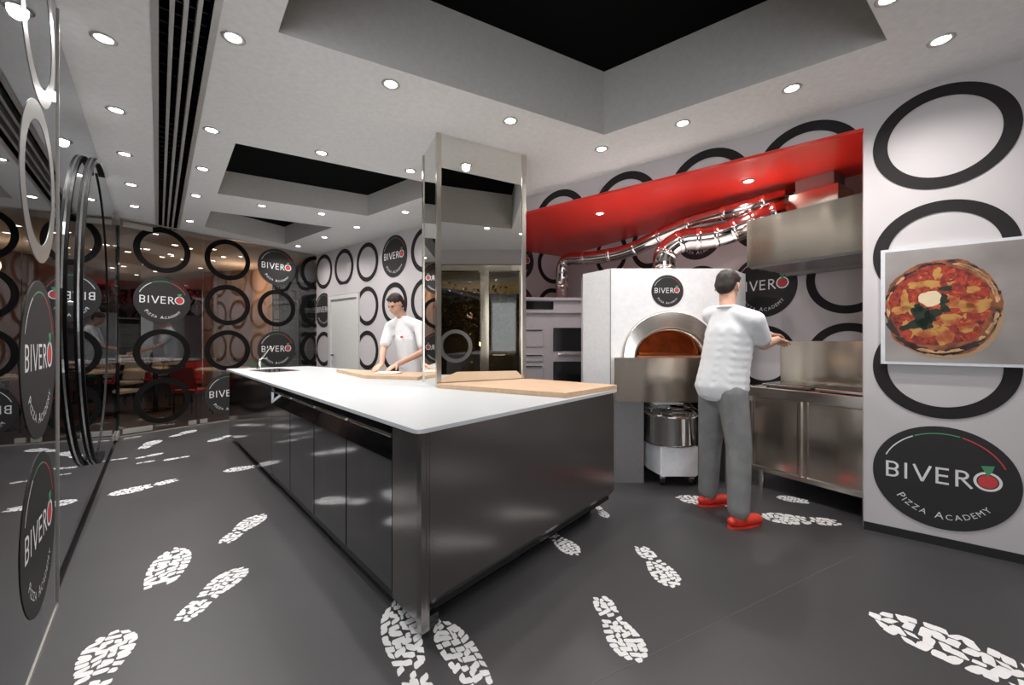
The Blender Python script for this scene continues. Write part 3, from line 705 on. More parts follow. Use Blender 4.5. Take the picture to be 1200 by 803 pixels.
for xa, xb in ((ox(720.5), ox(754.4)), (ox(850), x1+.20)):
    b = BM(); hexa(b, [(xa, OZ, 0), (xb, OZ, 0), (xb, OZ+.9, 0), (xa, OZ+.9, 0), (xa, OZ, .745), (xb, OZ, .745), (xb, OZ+.9, .745), (xa, OZ+.9, .745)]); obj('base_panel', b, 'greypanel', OV)
b = BM(); hexa(b, [(x0+.1, OZ+.88, 0), (x1+.1, OZ+.88, 0), (x1+.1, OZ+.9, 0), (x0+.1, OZ+.9, 0), (x0+.1, OZ+.88, .745), (x1+.1, OZ+.88, .745), (x1+.1, OZ+.9, .745), (x0+.1, OZ+.9, .745)]); obj('base_back', b, 'black', OV)
b = BM(); prism(b, [V2(x0+.03, OZ+.06), V2(x0-.16, OZ+.32), V2(x0-.1, OZ+.7), V2(x0+.1, OZ+.7)], 0, zlow); obj('side_base', b, 'ovenwhite', OV)
ofr = Frame(V2(x0, OZ), V2(x1, OZ), O2)
sign(ofr, ox(780.5+1.5)-x0, HC+(Y0-341.3)*OZ/FP, 'small round BIVERO sign on the white oven above its steel mouth', R=.145, d=.002)
el = bpy.data.lights.new('oven_fire', 'POINT'); el.energy = 2.2; el.color = (1, .42, .12); el.shadow_soft_size = .08
eo = bpy.data.objects.new('oven_fire_light', el); COL.objects.link(eo); eo.location = (mc-.2, OZ+.45, hz+.16)
# ---------------------------------------------------------------- spiral mixer
mx_, my_ = ox(788, 3.62), 3.64
MXR = thing('spiral_mixer', 'white spiral dough mixer with steel bowl and wire guard on castors under the oven', 'dough mixer', (mx_, my_, 0))
b = BM(); w_ = .19
prism(b, [V2(mx_-w_, my_+.12), V2(mx_-w_+.05, my_-.12), V2(mx_+w_, my_-.12), V2(mx_+w_, my_+.40), V2(mx_-w_, my_+.40)], .085, .36); bevel(b, .012, 2); obj('housing', b, 'ovenwhite', MXR)
b = BM(); lathe(b, (mx_, my_+.03, .36), [(0, .005), (.225, .0), (.232, .02), (.235, .25), (.243, .262), (.238, .268), (.225, .255), (.22, .03), (0, .02)], 40); obj('bowl', b, 'chrome', MXR, True)
b = BM(); hexa(b, [(mx_-.16, my_+.02, .70), (mx_+.13, my_+.02, .70), (mx_+.13, my_+.42, .70), (mx_-.16, my_+.42, .70), (mx_-.15, my_+.03, .735), (mx_+.12, my_+.03, .735), (mx_+.12, my_+.42, .735), (mx_-.15, my_+.42, .735)])
hexa(b, [(mx_-.10, my_+.28, .3), (mx_+.10, my_+.28, .3), (mx_+.10, my_+.42, .3), (mx_-.10, my_+.42, .3), (mx_-.10, my_+.28, .70), (mx_+.10, my_+.28, .70), (mx_+.10, my_+.42, .70), (mx_-.10, my_+.42, .70)])
bevel(b, .01, 2); obj('head', b, 'ovenwhite', MXR)
b = BM(); cz = .635
for R_, z_ in ((.262, cz), (.225, cz+.03), (.19, cz+.055)): torus(b, (mx_, my_+.03, z_), (1, 0, 0), (0, 1, 0), R_, .0045, 40, 6)
for k in range(14):
    a = 2*math.pi*k/14; tube(b, [(mx_+.262*math.cos(a), my_+.03+.262*math.sin(a), cz), (mx_+.19*math.cos(a), my_+.03+.19*math.sin(a), cz+.055)], .0035, 6)
tube(b, [(mx_+.262, my_-.0, cz), (mx_+.16, my_-.02, cz+.085), (mx_+.05, my_+.0, cz+.095)], .0045, 6)
obj('wire_guard', b, 'chrome', MXR)
b = BM(); pts_ = [(mx_+.08*math.cos(a*.9), my_+.03+.08*math.sin(a*.9), .40+a*.024) for a in range(0, 13)]; tube(b, pts_, .012, 8); obj('spiral_hook', b, 'chrome', MXR, True)
for sx, sy in ((-.12, -.08), (.14, -.08), (-.14, .34), (.14, .34)):
    b = BM(); cx_, cy_ = mx_+sx, my_+sy
    tube(b, [(cx_-.012, cy_, .034), (cx_+.012, cy_, .034)], .034, 18); cst = obj('castor', b, 'blackgloss', MXR)
    b = BM(); hexa(b, [(cx_-.022, cy_-.02, .06), (cx_+.022, cy_-.02, .06), (cx_+.022, cy_+.02, .06), (cx_-.022, cy_+.02, .06), (cx_-.022, cy_-.02, .088), (cx_+.022, cy_-.02, .088), (cx_+.022, cy_+.02, .088), (cx_-.022, cy_+.02, .088)])
    for q in (-.018, .018): hexa(b, [(cx_+q-.002, cy_-.012, .025), (cx_+q+.002, cy_-.012, .025), (cx_+q+.002, cy_+.012, .025), (cx_+q-.002, cy_+.012, .025), (cx_+q-.002, cy_-.012, .065), (cx_+q+.002, cy_-.012, .065), (cx_+q+.002, cy_+.012, .065), (cx_+q-.002, cy_+.012, .065)])
    obj('castor_fork', b, 'chrome', cst)
# ---------------------------------------------------------------- bakery ovens at the left of the recess
BO = Frame(pz(650, 350, 5.75).xy, pz(616-30, 350, 5.35).xy, O2)   # left faces
bx0 = pz(650, 350, 5.45)
DK = thing('bakery_oven', 'stack of grey bakery ovens with black glass doors between the column and the white oven', 'oven', (bx0.x, bx0.y+.3, 0))
cq = V2(bx0.x, bx0.y)                                              # protruding corner? front vertical edge
left_d = V2(-.93, -.10).normalized(); right_d = V2(.96, .02).normalized(); back = V2(-.1, 1).normalized()
def slab(b, z0, z1, gl=.0, wl=.95, wr=.62):
    prism(b, [cq+left_d*wl-back*gl, cq-back*gl, cq+right_d*wr-back*gl, cq+right_d*wr+back*.45, cq+left_d*wl+back*.45], z0, z1)
b = BM(); slab(b, .1, 1.86); obj('cabinet', b, 'greybox', DK)
FL = Frame(cq, cq+left_d, O2); FR = Frame(cq, cq+right_d, O2)
b = BM(); slab(b, 1.66, 1.70, .05); slab(b, 1.83, 1.87, .05); obj('top_canopy', b, 'greybox', DK)
b = BM(); FL.box(b, .02, .9, 1.71, 1.82, 0, .012); obj('vent_strip', b, 'greydark', DK)
for z0, z1 in ((1.14, 1.46), (.70, 1.0)):
    b = BM(); FR.box(b, -.02, .6, z0, z1, .0, .02); bevel(b, .004, 1); gd = obj('glass_door', b, 'greydark', DK)
    b = BM(); FR.box(b, .04, .5, z0-.045, z0-.025, .0, .05); obj('handle', b, 'steel', gd)
for z0, z1 in ((1.20, 1.44), (1.0, 1.10), (.62, .95)):
    b = BM(); FL.box(b, .16, .85, z0, z1, .0, .018); bevel(b, .005, 1); dw = obj('drawer', b, 'greybox', DK)
    b = BM(); FL.box(b, .18, .85, z1-.02, z1-.008, .018, .035); obj('handle', b, 'greydark', dw)
b = BM(); slab(b, 0, .1, -.06, .85, .55); obj('plinth', b, 'black', DK)
# ---------------------------------------------------------------- hood, counter
HD = .72
h0, h1 = NW.atd(875.3, HD), NW.atd(1012.4, HD)+.35
HO = thing('extractor_hood', 'brushed steel extractor hood hanging over the cooking counter in the recess', 'extractor hood', NW.p((h0+h1)/2, 1.94, HD/2))
b = BM(); NW.box(b, h0, h1, 1.945, 2.36, HD-.012, HD); NW.box(b, h0, h0+.012, 1.945, 2.36, 0.01, HD-.012); NW.box(b, h0+.012, h1, 2.35, 2.36, .01, HD-.012)
obj('canopy', b, 'steel', HO)
b = BM(); NW.box(b, h0+.012, h1, 1.945, 1.96, .01, HD-.012); obj('filter_panel', b, 'greypanel', HO)
b = BM(); NW.box(b, h0+.03, h1, 1.915, 1.945, .03, .09); NW.box(b, h0+.02, h1, 1.93, 1.945, HD-.06, HD-.02); obj('grease_gutter', b, 'greypanel', HO)
g0, g1 = NW.atd(923.6, .32), NW.atd(984.7, .32)
b = BM(); NW.box(b, g0, g1, 2.361, 2.60, .03, .36); bevel(b, .003, 1); obj('duct_box', b, 'steel', HO)
b = BM(); NW.box(b, g0+.05, g1-.05, 2.60, NZ-.002, .08, .30); obj('duct_neck', b, 'greypanel', HO)
c0_, c1_ = NW.atd(880, HD), NW.atd(1010, HD)+.4
CT = thing('steel_counter', 'brushed stainless steel counter with two doors standing under the hood on short legs', 'counter', NW.p((c0_+c1_)/2, 0, .36))
b = BM(); NW.box(b, c0_-.03, c1_, .80, .885, .01, HD+.01); bevel(b, .004, 1); obj('top', b, 'steelh', CT)
b = BM(); NW.box(b, c0_, c1_, .17, .80, .02, HD-.02); obj('cabinet', b, 'steel', CT)
b = BM(); NW.box(b, c0_-.01, c1_, .155, .19, .02, HD); obj('bottom_rail', b, 'steelh', CT)
for a, c, lb in ((884, 934, 'left sliding door'), (947, 1010, 'right sliding door')):
    b = BM(); NW.box(b, NW.atd(a, HD), NW.atd(c, HD)+(.3 if a > 900 else 0), .20, .79, HD-.02, HD-.004); bevel(b, .003, 1); dd_ = obj('door', b, 'steel', CT); dd_['label'] = lb
b = BM(); NW.box(b, NW.atd(935.5, HD), NW.atd(938.5, HD), .19, .795, HD-.02, HD); NW.box(b, NW.atd(942.5, HD), NW.atd(945.5, HD), .19, .795, HD-.02, HD); obj('stile', b, 'steelh', CT)
b = BM(); NW.box(b, NW.atd(914.8, 0.03), c1_, .885, 1.285, .012, .03); obj('splashback', b, 'steel', CT)
for t in (c0_+.06, c0_+.9):
    for d in (HD-.06, .1):
        b = BM(); tube(b, [NW.p(t, 0, d), NW.p(t, .16, d)], .024, 16); obj('leg', b, 'steelh', CT)
for (xa, xb, da, db, lab) in ((893, 949, .30, .66, 'left flat black cooking plate on the steel counter in front of the chef'), (955, 1022, .34, .70, 'right flat cooking plate with steel edge on the counter at the wall end')):
    ta, tb_ = NW.atd(xa, db), NW.atd(xb, db); r_ = thing('cooking_plate', lab, 'cooking plate', NW.p((ta+tb_)/2, .885, .5), 'cooking plates on the steel counter')
    b = BM(); NW.box(b, ta, tb_, .893, .915, da, db); bevel(b, .004, 1); obj('casing', b, 'steelh', r_)
    b = BM(); NW.box(b, ta+.015, tb_-.015, .915, .919, da+.015, db-.015); obj('glass_top', b, 'blackgloss', r_)
    for tt in (ta+.03, tb_-.03):
        for d_ in (da+.04, db-.04):
            b = BM(); tube(b, [NW.p(tt, .885, d_), NW.p(tt, .893, d_)], .012, 10); obj('foot', b, 'blackgloss', r_)
# ---------------------------------------------------------------- flue pipes
def bend(pts, n=8):                    # smooth polyline with rounded corners
    pts = [Vector(p) for p in pts]; out = [pts[0]]
    for i in range(1, len(pts)-1):
        a, p, c = pts[i-1], pts[i], pts[i+1]; r = min((a-p).length, (c-p).length)*.45
        s_ = p+(a-p).normalized()*r; e_ = p+(c-p).normalized()*r
        for k in range(n+1):
            u = k/n; out.append(s_*(1-u)**2+p*2*u*(1-u)+e_*u*u)
    out.append(pts[-1]); return out
def pipe(name, label, pts, r, bands, loc):
    T = thing(name, label, 'pipe', loc, 'chrome flue pipes')
    P_ = bend(pts); b = BM(); tube(b, P_, r, 22); obj('pipe_run', b, 'duct', T, True)
    L_ = [0]
    for i in range(1, len(P_)): L_.append(L_[-1]+(P_[i]-P_[i-1]).length)
    for k in range(bands):
        s_ = L_[-1]*(k+.5)/bands; i = max(j for j in range(len(L_)) if L_[j] <= s_); i = min(i, len(P_)-2)
        u = (s_-L_[i])/(L_[i+1]-L_[i]); c = P_[i].lerp(P_[i+1], u); d = (P_[i+1]-P_[i]).normalized()
        b = BM(); tube(b, [c-d*.022, c-d*.02, c+d*.02, c+d*.022], [r+.001, r+.004, r+.004, r+.001], 22); obj('clamp_band', b, 'chrome', T, True)
    return T
fz = 4.15; pA = pz(778, 316, fz)
pipe('oven_flue', 'thick chrome flue elbow rising from the white oven and running right to the hood duct', [(pA.x, pA.y, 1.945), (pA.x, pA.y, 2.20), tuple(pz(798, 281, 4.1)), tuple(pz(840, 278, 4.0)), tuple(pz(922, 246, 3.62))], .112, 8, (pA.x, pA.y, 1.945))
pB = pz(658.5, 350, 5.6)
pipe('bakery_flue', 'chrome flue rising from the bakery ovens and running along the red ceiling', [(pB.x, pB.y, 1.87), (pB.x, pB.y, pz(658, 303, 5.6).z), tuple(pz(690, 303, 5.25)), tuple(pz(735, 296, 4.95)), tuple(pz(800, 264, 4.35)), tuple(pz(922, 231, 3.66))], .085, 9, (pB.x, pB.y, 1.87))
b = BM()
# ---------------------------------------------------------------- pizza picture
pd = .035
pl = WL.atd(1032.4, pd); pr2 = pl+1.22; pt = WL.z(1032.4, 293.6, pd); pb = WL.z(1032.4, 426.4, pd)
PC = thing('pizza_picture', 'large unframed photo print of a baked pizza hanging on the right wall', 'picture', WL.p((pl+pr2)/2, pb, 0))
b = BM(); WL.box(b, pl, pr2, pb, pt, .006, pd); obj('panel', b, 'frame_white', PC)
b = BM(); WL.box(b, pl+.02, pr2-.02, pb+.018, pt-.018, pd, pd+.001); obj('print', b, 'canvas', PC)
pcx = (WL.atd(1037, pd)+WL.atd(1174, pd))/2; pcz = WL.z(1105, 360.5, pd); prx = (WL.atd(1174, pd)-WL.atd(1037, pd))/2; prz = (WL.z(1105, 305, pd)-WL.z(1105, 416, pd))/2
rr = random.Random(5)
def blob(b, cx, cz, rx, rz, jag=.06, n=40, ph=0, d=.0, f_=3):
    k1, k2, k3 = rr.uniform(0, 6), rr.uniform(0, 6), rr.uniform(0, 6)
    vs = []
    for i in range(n):
        a = 2*math.pi*i/n; q = 1+jag*(math.sin(f_*a+k1)+.6*math.sin(2*f_*a+k2)+.4*rr.uniform(-1, 1))
        x_, z_ = rx*q*math.copysign(abs(math.cos(a))**.8, math.cos(a)), rz*q*math.sin(a)
        vs.append(b.verts.new(WL.p(cx+x_*math.cos(ph)-z_*math.sin(ph), cz+x_*math.sin(ph)+z_*math.cos(ph), pd+d)))
    try: b.faces.new(vs)
    except ValueError: pass
def pm(nm, col, **k): return mat(nm, col, .55, **k)
b = BM(); blob(b, pcx+.02, pcz-.03, prx*.96, prz*.98, .004, d=.0015); obj('printed_board', b, pm('printed_board_tan', (.42, .27, .15)), PC)
b = BM(); blob(b, pcx, pcz, prx, prz, .018, 90, d=.002, f_=5); obj('printed_crust', b, pm('printed_crust', (.25, .075, .025), noise=.7, nscale=16), PC)
b = BM()
for i in range(46):
    a = rr.uniform(0, 6.28); q = rr.uniform(.9, .985); blob(b, pcx+prx*q*math.cos(a), pcz+prz*q*math.sin(a), rr.uniform(.008, .028), rr.uniform(.005, .014), .2, 14, a+1.57, .0023)
for i in range(10):
    a = rr.uniform(3.4, 5.3); blob(b, pcx+prx*.95*math.cos(a), pcz+prz*.95*math.sin(a), rr.uniform(.03, .06), .017, .2, 16, a+1.57, .0022)
obj('printed_char', b, pm('printed_char', (.035, .014, .010)), PC)
b = BM()
for i in range(30):
    a = rr.uniform(-.9, 1.3) if i % 2 else rr.uniform(0, 6.28); blob(b, pcx+prx*.94*math.cos(a), pcz+prz*.94*math.sin(a), rr.uniform(.015, .04), .009, .2, 14, a+1.57, .0024)
obj('printed_crust_highlight', b, pm('printed_crust_light', (.62, .36, .18), noise=.3), PC)
b = BM(); blob(b, pcx-.01, pcz+.01, prx*.86, prz*.84, .03, 90, d=.0026, f_=5); obj('printed_sauce', b, pm('printed_tomato_sauce', (.30, .025, .010), noise=.75, nscale=34), PC)
b = BM()
for i in range(150):
    a = rr.uniform(0, 6.28); q = math.sqrt(rr.random())*.8; blob(b, pcx+prx*q*math.cos(a), pcz+prz*q*math.sin(a), rr.uniform(.006, .022), rr.uniform(.004, .011), .2, 12, rr.uniform(0, 3), .0029)
obj('printed_sauce_highlight', b, pm('printed_bright_sauce', (.46, .06, .02), noise=.6, nscale=30), PC)
b = BM()
for fx, fz_, sx, sz in ((-.42, .50, .07, .03), (-.62, .18, .035, .09), (-.18, .52, .09, .03), (-.70, -.02, .08, .035), (.32, .05, .13, .035), (.60, .0, .12, .05), (-.28, -.52, .12, .04), (.08, -.60, .07, .08), (.18, -.25, .08, .05), (-.45, -.02, .05, .06), (-.10, -.38, .05, .035), (-.05, .74, .03, .05), (.45, -.45, .06, .03), (-.55, -.35, .06, .03), (.55, .35, .05, .03)):
    blob(b, pcx+prx*fx, pcz+prz*fz_, sx*.55, sz*.72, .12, 30, rr.uniform(-.3, .3), .0032)
cm = pm('printed_melted_cheese', (.56, .29, .055), noise=.45, nscale=16)
for n_ in cm.node_tree.nodes:
    if n_.type == 'VALTORGB': n_.color_ramp.elements[0].color = (.38, .07, .015, 1); n_.color_ramp.elements[1].color = (.56, .29, .07, 1); n_.color_ramp.elements[0].position = .36; n_.color_ramp.elements[1].position = .56
obj('printed_cheese', b, cm, PC)
b = BM()
for i in range(35):
    a = rr.uniform(0, 6.28); q = math.sqrt(rr.random())*.78; blob(b, pcx+prx*q*math.cos(a), pcz+prz*q*math.sin(a), rr.uniform(.006, .018), rr.uniform(.003, .009), .2, 12, rr.uniform(0, 3), .0033)
obj('printed_cheese_fleck', b, cm, PC)
b = BM()
for fx, fz_, sx, sz, ph in ((-.32, -.18, .05, .10, .2), (-.45, -.35, .09, .035, .4), (-.25, -.32, .05, .045, 0), (-.10, -.12, .06, .035, .5), (-.18, -.20, .05, .03, 2), (-.0, .18, .055, .04, 0), (.08, .0, .022, .05, .4), (.10, .40, .04, .02, 0), (-.38, .0, .03, .04, 0)):
    blob(b, pcx+prx*fx, pcz+prz*fz_, sx*.75, sz*.75, .16, 22, ph, .0035)
obj('printed_basil', b, pm('printed_basil', (.006, .018, .006), noise=.5), PC)
b = BM(); blob(b, pcx-prx*.17, pcz+prz*.20, .05, .048, .08, 22, 0, .0038); obj('printed_mozzarella', b, pm('printed_mozzarella', (.85, .68, .45)), PC)
# ---------------------------------------------------------------- boot prints
def footprint(heel, toe, label, wk=.40, seed=0, part=(0, 1), mirror=1):
    r_ = random.Random(seed+11); a = at(*heel, 0); c = at(*toe, 0); L_ = (c-a).length; u = (c-a).normalized(); v = V2(u.y, -u.x)*mirror
    f0, f1 = part; Lf = L_/(f1-f0); a = a-u*Lf*f0
    def half(y):
        if y < .30: return .30*math.sqrt(max(0, 1-((.13-y)/.15)**2 if y < .13 else 1))
        if y < .42: return .30+(y-.30)/.12*.0-.03
        return (.30+.14*math.sin(min(1, (y-.42)/.30)*math.pi/2)) if y < .74 else .44*math.sqrt(max(0, 1-((y-.74)/.265)**2))
    def bendx(y): return .05*math.sin((y-.2)*3.4)
    b = BM(); nr = 15 if Lf < .6 else 19; W_ = Lf*wk
    for i in range(nr):
        y0_, y1_ = i/nr, (i+1)/nr; ym = (y0_+y1_)/2
        if ym < f0 or ym > f1 or .35 < ym < .41: continue
        hx = half(min(.99, max(.01, ym)))
        if hx < .06: continue
        nc = 4 if hx > .36 else 3; cuts = [-1]+[-1+2*(k+1)/nc+r_.uniform(-.16, .16) for k in range(nc-1)]+[1]
        for k in range(nc):
            xa, xb = cuts[k]+.025, cuts[k+1]-.025
            tl_ = r_.uniform(-.018, .018); gy = r_.uniform(.000, .005); sh_ = .022*(1 if k % 2 else -1)*r_.random()
            cyc = (y0_+y1_)/2-.05*((xa+xb)/2)**2+sh_; hh_ = (y1_-y0_)/2-gy; cxm = (xa+xb)/2; hw_ = (xb-xa)/2
            cut = r_.uniform(.3, .6); vs = []
            for q in range(14):
                an = 2*math.pi*q/14; ex = lambda v: math.copysign(abs(v)**cut, v)
                x = cxm+hw_*ex(math.cos(an))*(1+r_.uniform(-.07, .07)); y = cyc+hh_*ex(math.sin(an))*(1+r_.uniform(-.18, .12))+tl_*(x-cxm)/max(.1, hw_)
                hq = half(min(.992, max(.012, y)))
                q2 = a+u*(y*Lf)+v*((x*(hq*.6+hx*.4)+bendx(y))*W_); vs.append(b.verts.new((q2.x, q2.y, .0012+.00006*((i*5+k) % 13))))
            b.faces.new(vs)
    m_ = (a+c)/2
    o = obj('boot_print', b, 'sticker', loc=(m_.x, m_.y, .0))
    for p_ in o.data.polygons: pass
    return tag(o, label, 'floor sticker', 'white boot print stickers on the floor')
FPS = [
 ((205.6, 563), (126.4, 580.5), 'long white boot print in the left aisle pointing at the glass door', (0, 1)),
 ((318, 544), (262, 552.8), 'white boot print partly tucked under the far half of the island', (0, 1)),
 ((262, 636), (309, 603), 'white boot print beside the island, in the middle of the left aisle', (0, 1)),
 ((184, 689), (205, 643), 'short white boot sole without heel in the middle of the left aisle', (.38, 1), .30),
 ((213, 726), (286, 665), 'large white boot print in the left aisle nearest but one to the camera', (0, 1)),
 ((92, 838), (132, 741), 'white boot print cut by the bottom edge of the photo at lower left', (0, 1)),
 ((166, 526), (186, 516), 'white boot print near the glass corner, left of the far pair', (0, 1)),
 ((202, 512), (228, 504), 'farthest white boot print, close to the foot of the back glass', (0, 1)),
 ((270, 510.5), (244, 518), 'small white boot print between back glass and the far end of the island', (0, 1)),
 ((160, 537.5), (191, 531), 'slim white boot print in front of the glass corner, upper of three slim ones', (0, 1)),
 ((160, 543.5), (182, 540), 'slim white boot print in front of the glass corner, lowest of three slim ones', (0, 1)),
 ((221, 535), (191, 540), 'slim white boot print in front of the glass corner, rightmost of three slim ones', (0, 1)),
 ((145, 514.5), (166, 511.5), 'small white boot print right beside the floor pivot of the glass door', (0, 1)),
 ((130, 539.5), (150, 537), 'small white boot print against the glass door bottom edge', (0, 1)),
 ((752, 642), (789, 689), 'white boot print on the open floor between the island end and the near right wall', (0, 1)),
 ((702, 701), (752, 777), 'white boot print nearest the camera on the open floor right of the island', (0, 1)),
 ((640, 622), (676, 651), 'white boot sole sticking out from under the end of the island', (0, 1)),
 ((700, 594), (712, 607), 'tiny visible piece of white boot print at the far corner of the island', (0, 1)),
 ((848, 590), (793, 583), 'white boot print under the back foot of the standing chef', (.3, 1)),
 ((949, 589), (910, 583), 'white boot print close to the front of the steel counter', (.35, 1)),
 ((981, 613), (891, 605), 'white boot print to the right of the front red shoe', (0, 1)),
 ((1480, 915), (1018, 720), 'very large white boot print at lower right running out of the photo', (0, 1), .34),
 ((505, 862), (463, 706), 'long white boot print at the near corner of the island, left one', (0, 1), .26),
 ((612, 880), (512, 728), 'white boot print at the near corner of the island, right one', (0, 1), .24),
]
for i, fp in enumerate(FPS): footprint(fp[0], fp[1], fp[2], seed=i, part=fp[3], wk=fp[4] if len(fp) > 4 else .44, mirror=1 if i % 2 else -1)
# ---------------------------------------------------------------- restaurant beyond the glass
b = BM(); prism(b, [V2(-13.9, 13), V2(5, 13), V2(5, 13.1), V2(-13.9, 13.1)], -.12, H); struct('wall_restaurant_back', b, 'darkwall')
b = BM(); prism(b, [V2(-13.9, -3.2), V2(-13.8, -3.2), V2(-13.8, 13), V2(-13.9, 13)], -.12, H); struct('wall_restaurant_left', b, 'darkwall')
b = BM(); prism(b, [V2(-13.9, -3.2), V2(-2.6, -3.2), V2(-2.6, -3.1), V2(-13.9, -3.1)], -.12, H); struct('wall_restaurant_front', b, 'darkwall')
pf = Frame(V2(ox(236, 9.6), 9.6), V2(ox(296, 9.3), 9.3), O2)
b = BM(); pf.box(b, 0, pf.len, -.052, H-.001, -.1, 0); struct('wall_restaurant_wood', b, 'woodpanel')
pg = Frame(V2(ox(296, 9.3), 9.3), V2(ox(321, 8.6), 8.6), O2)
b = BM(); pg.box(b, 0, pg.len, -.052, H-.001, -.1, 0); struct('wall_restaurant_beige', b, 'beige')
# dark bottle rack
rk = Frame(V2(ox(319, 8.6), 8.6), V2(ox(368, 8.45), 8.45), O2)
RK = thing('bottle_rack', 'tall dark grid rack seen through the back glass next to the corner', 'rack', rk.p(rk.len/2, -.052, 0))
b = BM(); rk.box(b, 0, rk.len+.5, -.052, 2.55, -.3, -.28)
for k in range(12): rk.box(b, 0, rk.len+.5, k*.215, k*.215+.02, -.28, 0)
for k in range(6): rk.box(b, k*.2, k*.2+.02, -.052, 2.55, -.28, .001)
obj('grid_frame', b, 'darkwall', RK)
# red wall artwork
for k, (xa, xb, ya, yb2, Z_) in enumerate(((150, 172, 336, 356, 12.8), (190, 222, 332, 352, 12.8), (90, 140, 340, 352, 12.8))):
    b = BM(); rq = random.Random(k); n = 14
    for j in range(10):
        cx_ = xa+(xb-xa)*rq.random(); cy_ = ya+(yb2-ya)*rq.random(); P_ = pz(cx_, cy_, Z_)
        vs = [b.verts.new((P_.x+(.16+.12*(i % 2))*math.cos(2*math.pi*i/n), P_.y, P_.z+(.14+.1*(i % 2))*math.sin(2*math.pi*i/n))) for i in range(n)]
        vs2 = b.faces.new(vs); g = bmesh.ops.extrude_face_region(b, geom=[vs2]); bmesh.ops.translate(b, verts=[e for e in g['geom'] if isinstance(e, bmesh.types.BMVert)], vec=(0, -.04, 0))
    P_ = pz((xa+xb)/2, (ya+yb2)/2, Z_)
    tag(obj('wall_artwork', b, 'redchair', loc=tuple(P_)), ['red jagged wall ornament in the dark restaurant, behind the sign on the back glass', 'red jagged wall ornament in the dark restaurant, just right of the glass-door sign', 'red jagged wall ornament in the dark restaurant, seen through the left glass door'][k], 'wall ornament', 'red ornaments on the restaurant wall')
def table(x, Z_, lab, seed, R=.44):
    X = x; zt_ = .74; z_ = -.052; rq = random.Random(seed)
    T = thing('dining_table', lab, 'table', (X, Z_, z_), 'restaurant tables beyond the glass')
    b = BM(); lathe(b, (X, Z_, 0), [(0, zt_-.03), (R, zt_-.03), (R, zt_), (0, zt_)], 28); obj('tabletop', b, 'cloth', T)
    b = BM(); lathe(b, (X, Z_, z_), [(0, 0), (.24, 0), (.24, .02), (.04, .05), (.04, zt_-.03-z_-.001), (0, zt_-.03-z_-.001)], 20); obj('pedestal', b, 'blackgloss', T)
    return X
tabs = [(-9.4, 7.6), (-8.1, 7.6), (-6.8, 7.6), (-5.6, 7.75), (-12.0, 9.6), (-10.6, 9.6), (-9.3, 9.6), (-8.05, 9.6), (-12.5, 11.6), (-10.9, 11.6), (-9.3, 11.6)]
where = ['front row leftmost', 'front row behind door handle', 'front row below the sign', 'front row above worktop end', 'middle row leftmost', 'middle row second', 'middle row third', 'middle row by wood panelling', 'back row left', 'back row middle', 'back row right']
tl = ['round restaurant table beyond the glass, '+w_ for w_ in where]
PL = None; GLs = None
for i, (x, Z_) in enumerate(tabs):
    X = table(x, Z_, tl[i], i)
    for k in range(4):
        a = k*math.pi/2+.5; px_, py_ = X+.29*math.cos(a), Z_+.29*math.sin(a)
        if PL is None:
            b = BM(); lathe(b, (0, 0, 0), [(0, .0), (.08, 0), (.125, .016), (.122, .019), (.075, .005), (0, .005)], 20); PL = obj('dinner_plate', b, 'china', smooth=True); o = PL
            b = BM(); lathe(b, (0, 0, 0), [(0, 0), (.035, 0), (.035, .004), (.005, .008), (.005, .09), (.036, .12), (.034, .20), (.032, .2), (.034, .122), (0, .094)], 14); GLs = obj('wine_glass', b, 'glassext', smooth=True); g = GLs
        else:
            o = PL.copy(); COL.objects.link(o); g = GLs.copy(); COL.objects.link(g)
        o.location = (px_, py_, .7405); g.location = (X+.22*math.cos(a+.78), Z_+.22*math.sin(a+.78), .7405)
        sd_ = ['right', 'far', 'left', 'near'][k]
        tag(o, 'white dinner plate, %s side of restaurant table, %s' % (sd_, where[i]), 'plate', 'plates on the restaurant tables')
        tag(g, 'wine glass, %s side of restaurant table, %s' % (sd_, where[i]), 'glass', 'wine glasses on the restaurant tables')
def chair(x, Z_, rot, m, lab, src=None):
    X = x
    if src is not None:
        r_ = src.copy(); COL.objects.link(r_); r_.location = (X, Z_, -.052); r_.rotation_euler = (0, 0, rot)
        r_['label'] = lab
        for ch in list(src.children):
            c = ch.copy(); COL.objects.link(c); c.parent = r_
        return r_
    r_ = thing('dining_chair', lab, 'chair', (X, Z_, -.052), 'restaurant chairs beyond the glass'); r_['_loc'] = (0., 0., 0.)
    b = BM(); hexa(b, [(-.22, -.22, .42), (.22, -.22, .42), (.22, .22, .42), (-.22, .22, .42), (-.22, -.22, .48), (.22, -.22, .48), (.22, .22, .48), (-.22, .22, .48)]); bevel(b, .015, 2); obj('seat', b, m, r_)
    b = BM(); hexa(b, [(-.22, .19, .50), (.22, .19, .50), (.22, .23, .50), (-.22, .23, .50), (-.21, .26, .88), (.21, .26, .88), (.21, .29, .88), (-.21, .29, .88)]); bevel(b, .01, 2); obj('backrest', b, m, r_)
    for sx in (-.19, .19):
        for sy in (-.19, .19):
            b = BM(); tube(b, [(sx, sy, 0), (sx, sy, .42 if sy < 0 else .52)], .013, 8); obj('leg', b, 'blackgloss', r_)
    r_.rotation_euler = (0, 0, rot); return r_
protos = {}
chs = []
cc_ = ['redchair', 'greenchair', 'whitechair', 'redchair', 'whitechair', 'redchair', 'greenchair', 'redchair', 'redchair', 'whitechair', 'greenchair']
cn_ = {'redchair': 'red', 'greenchair': 'green', 'whitechair': 'cream'}
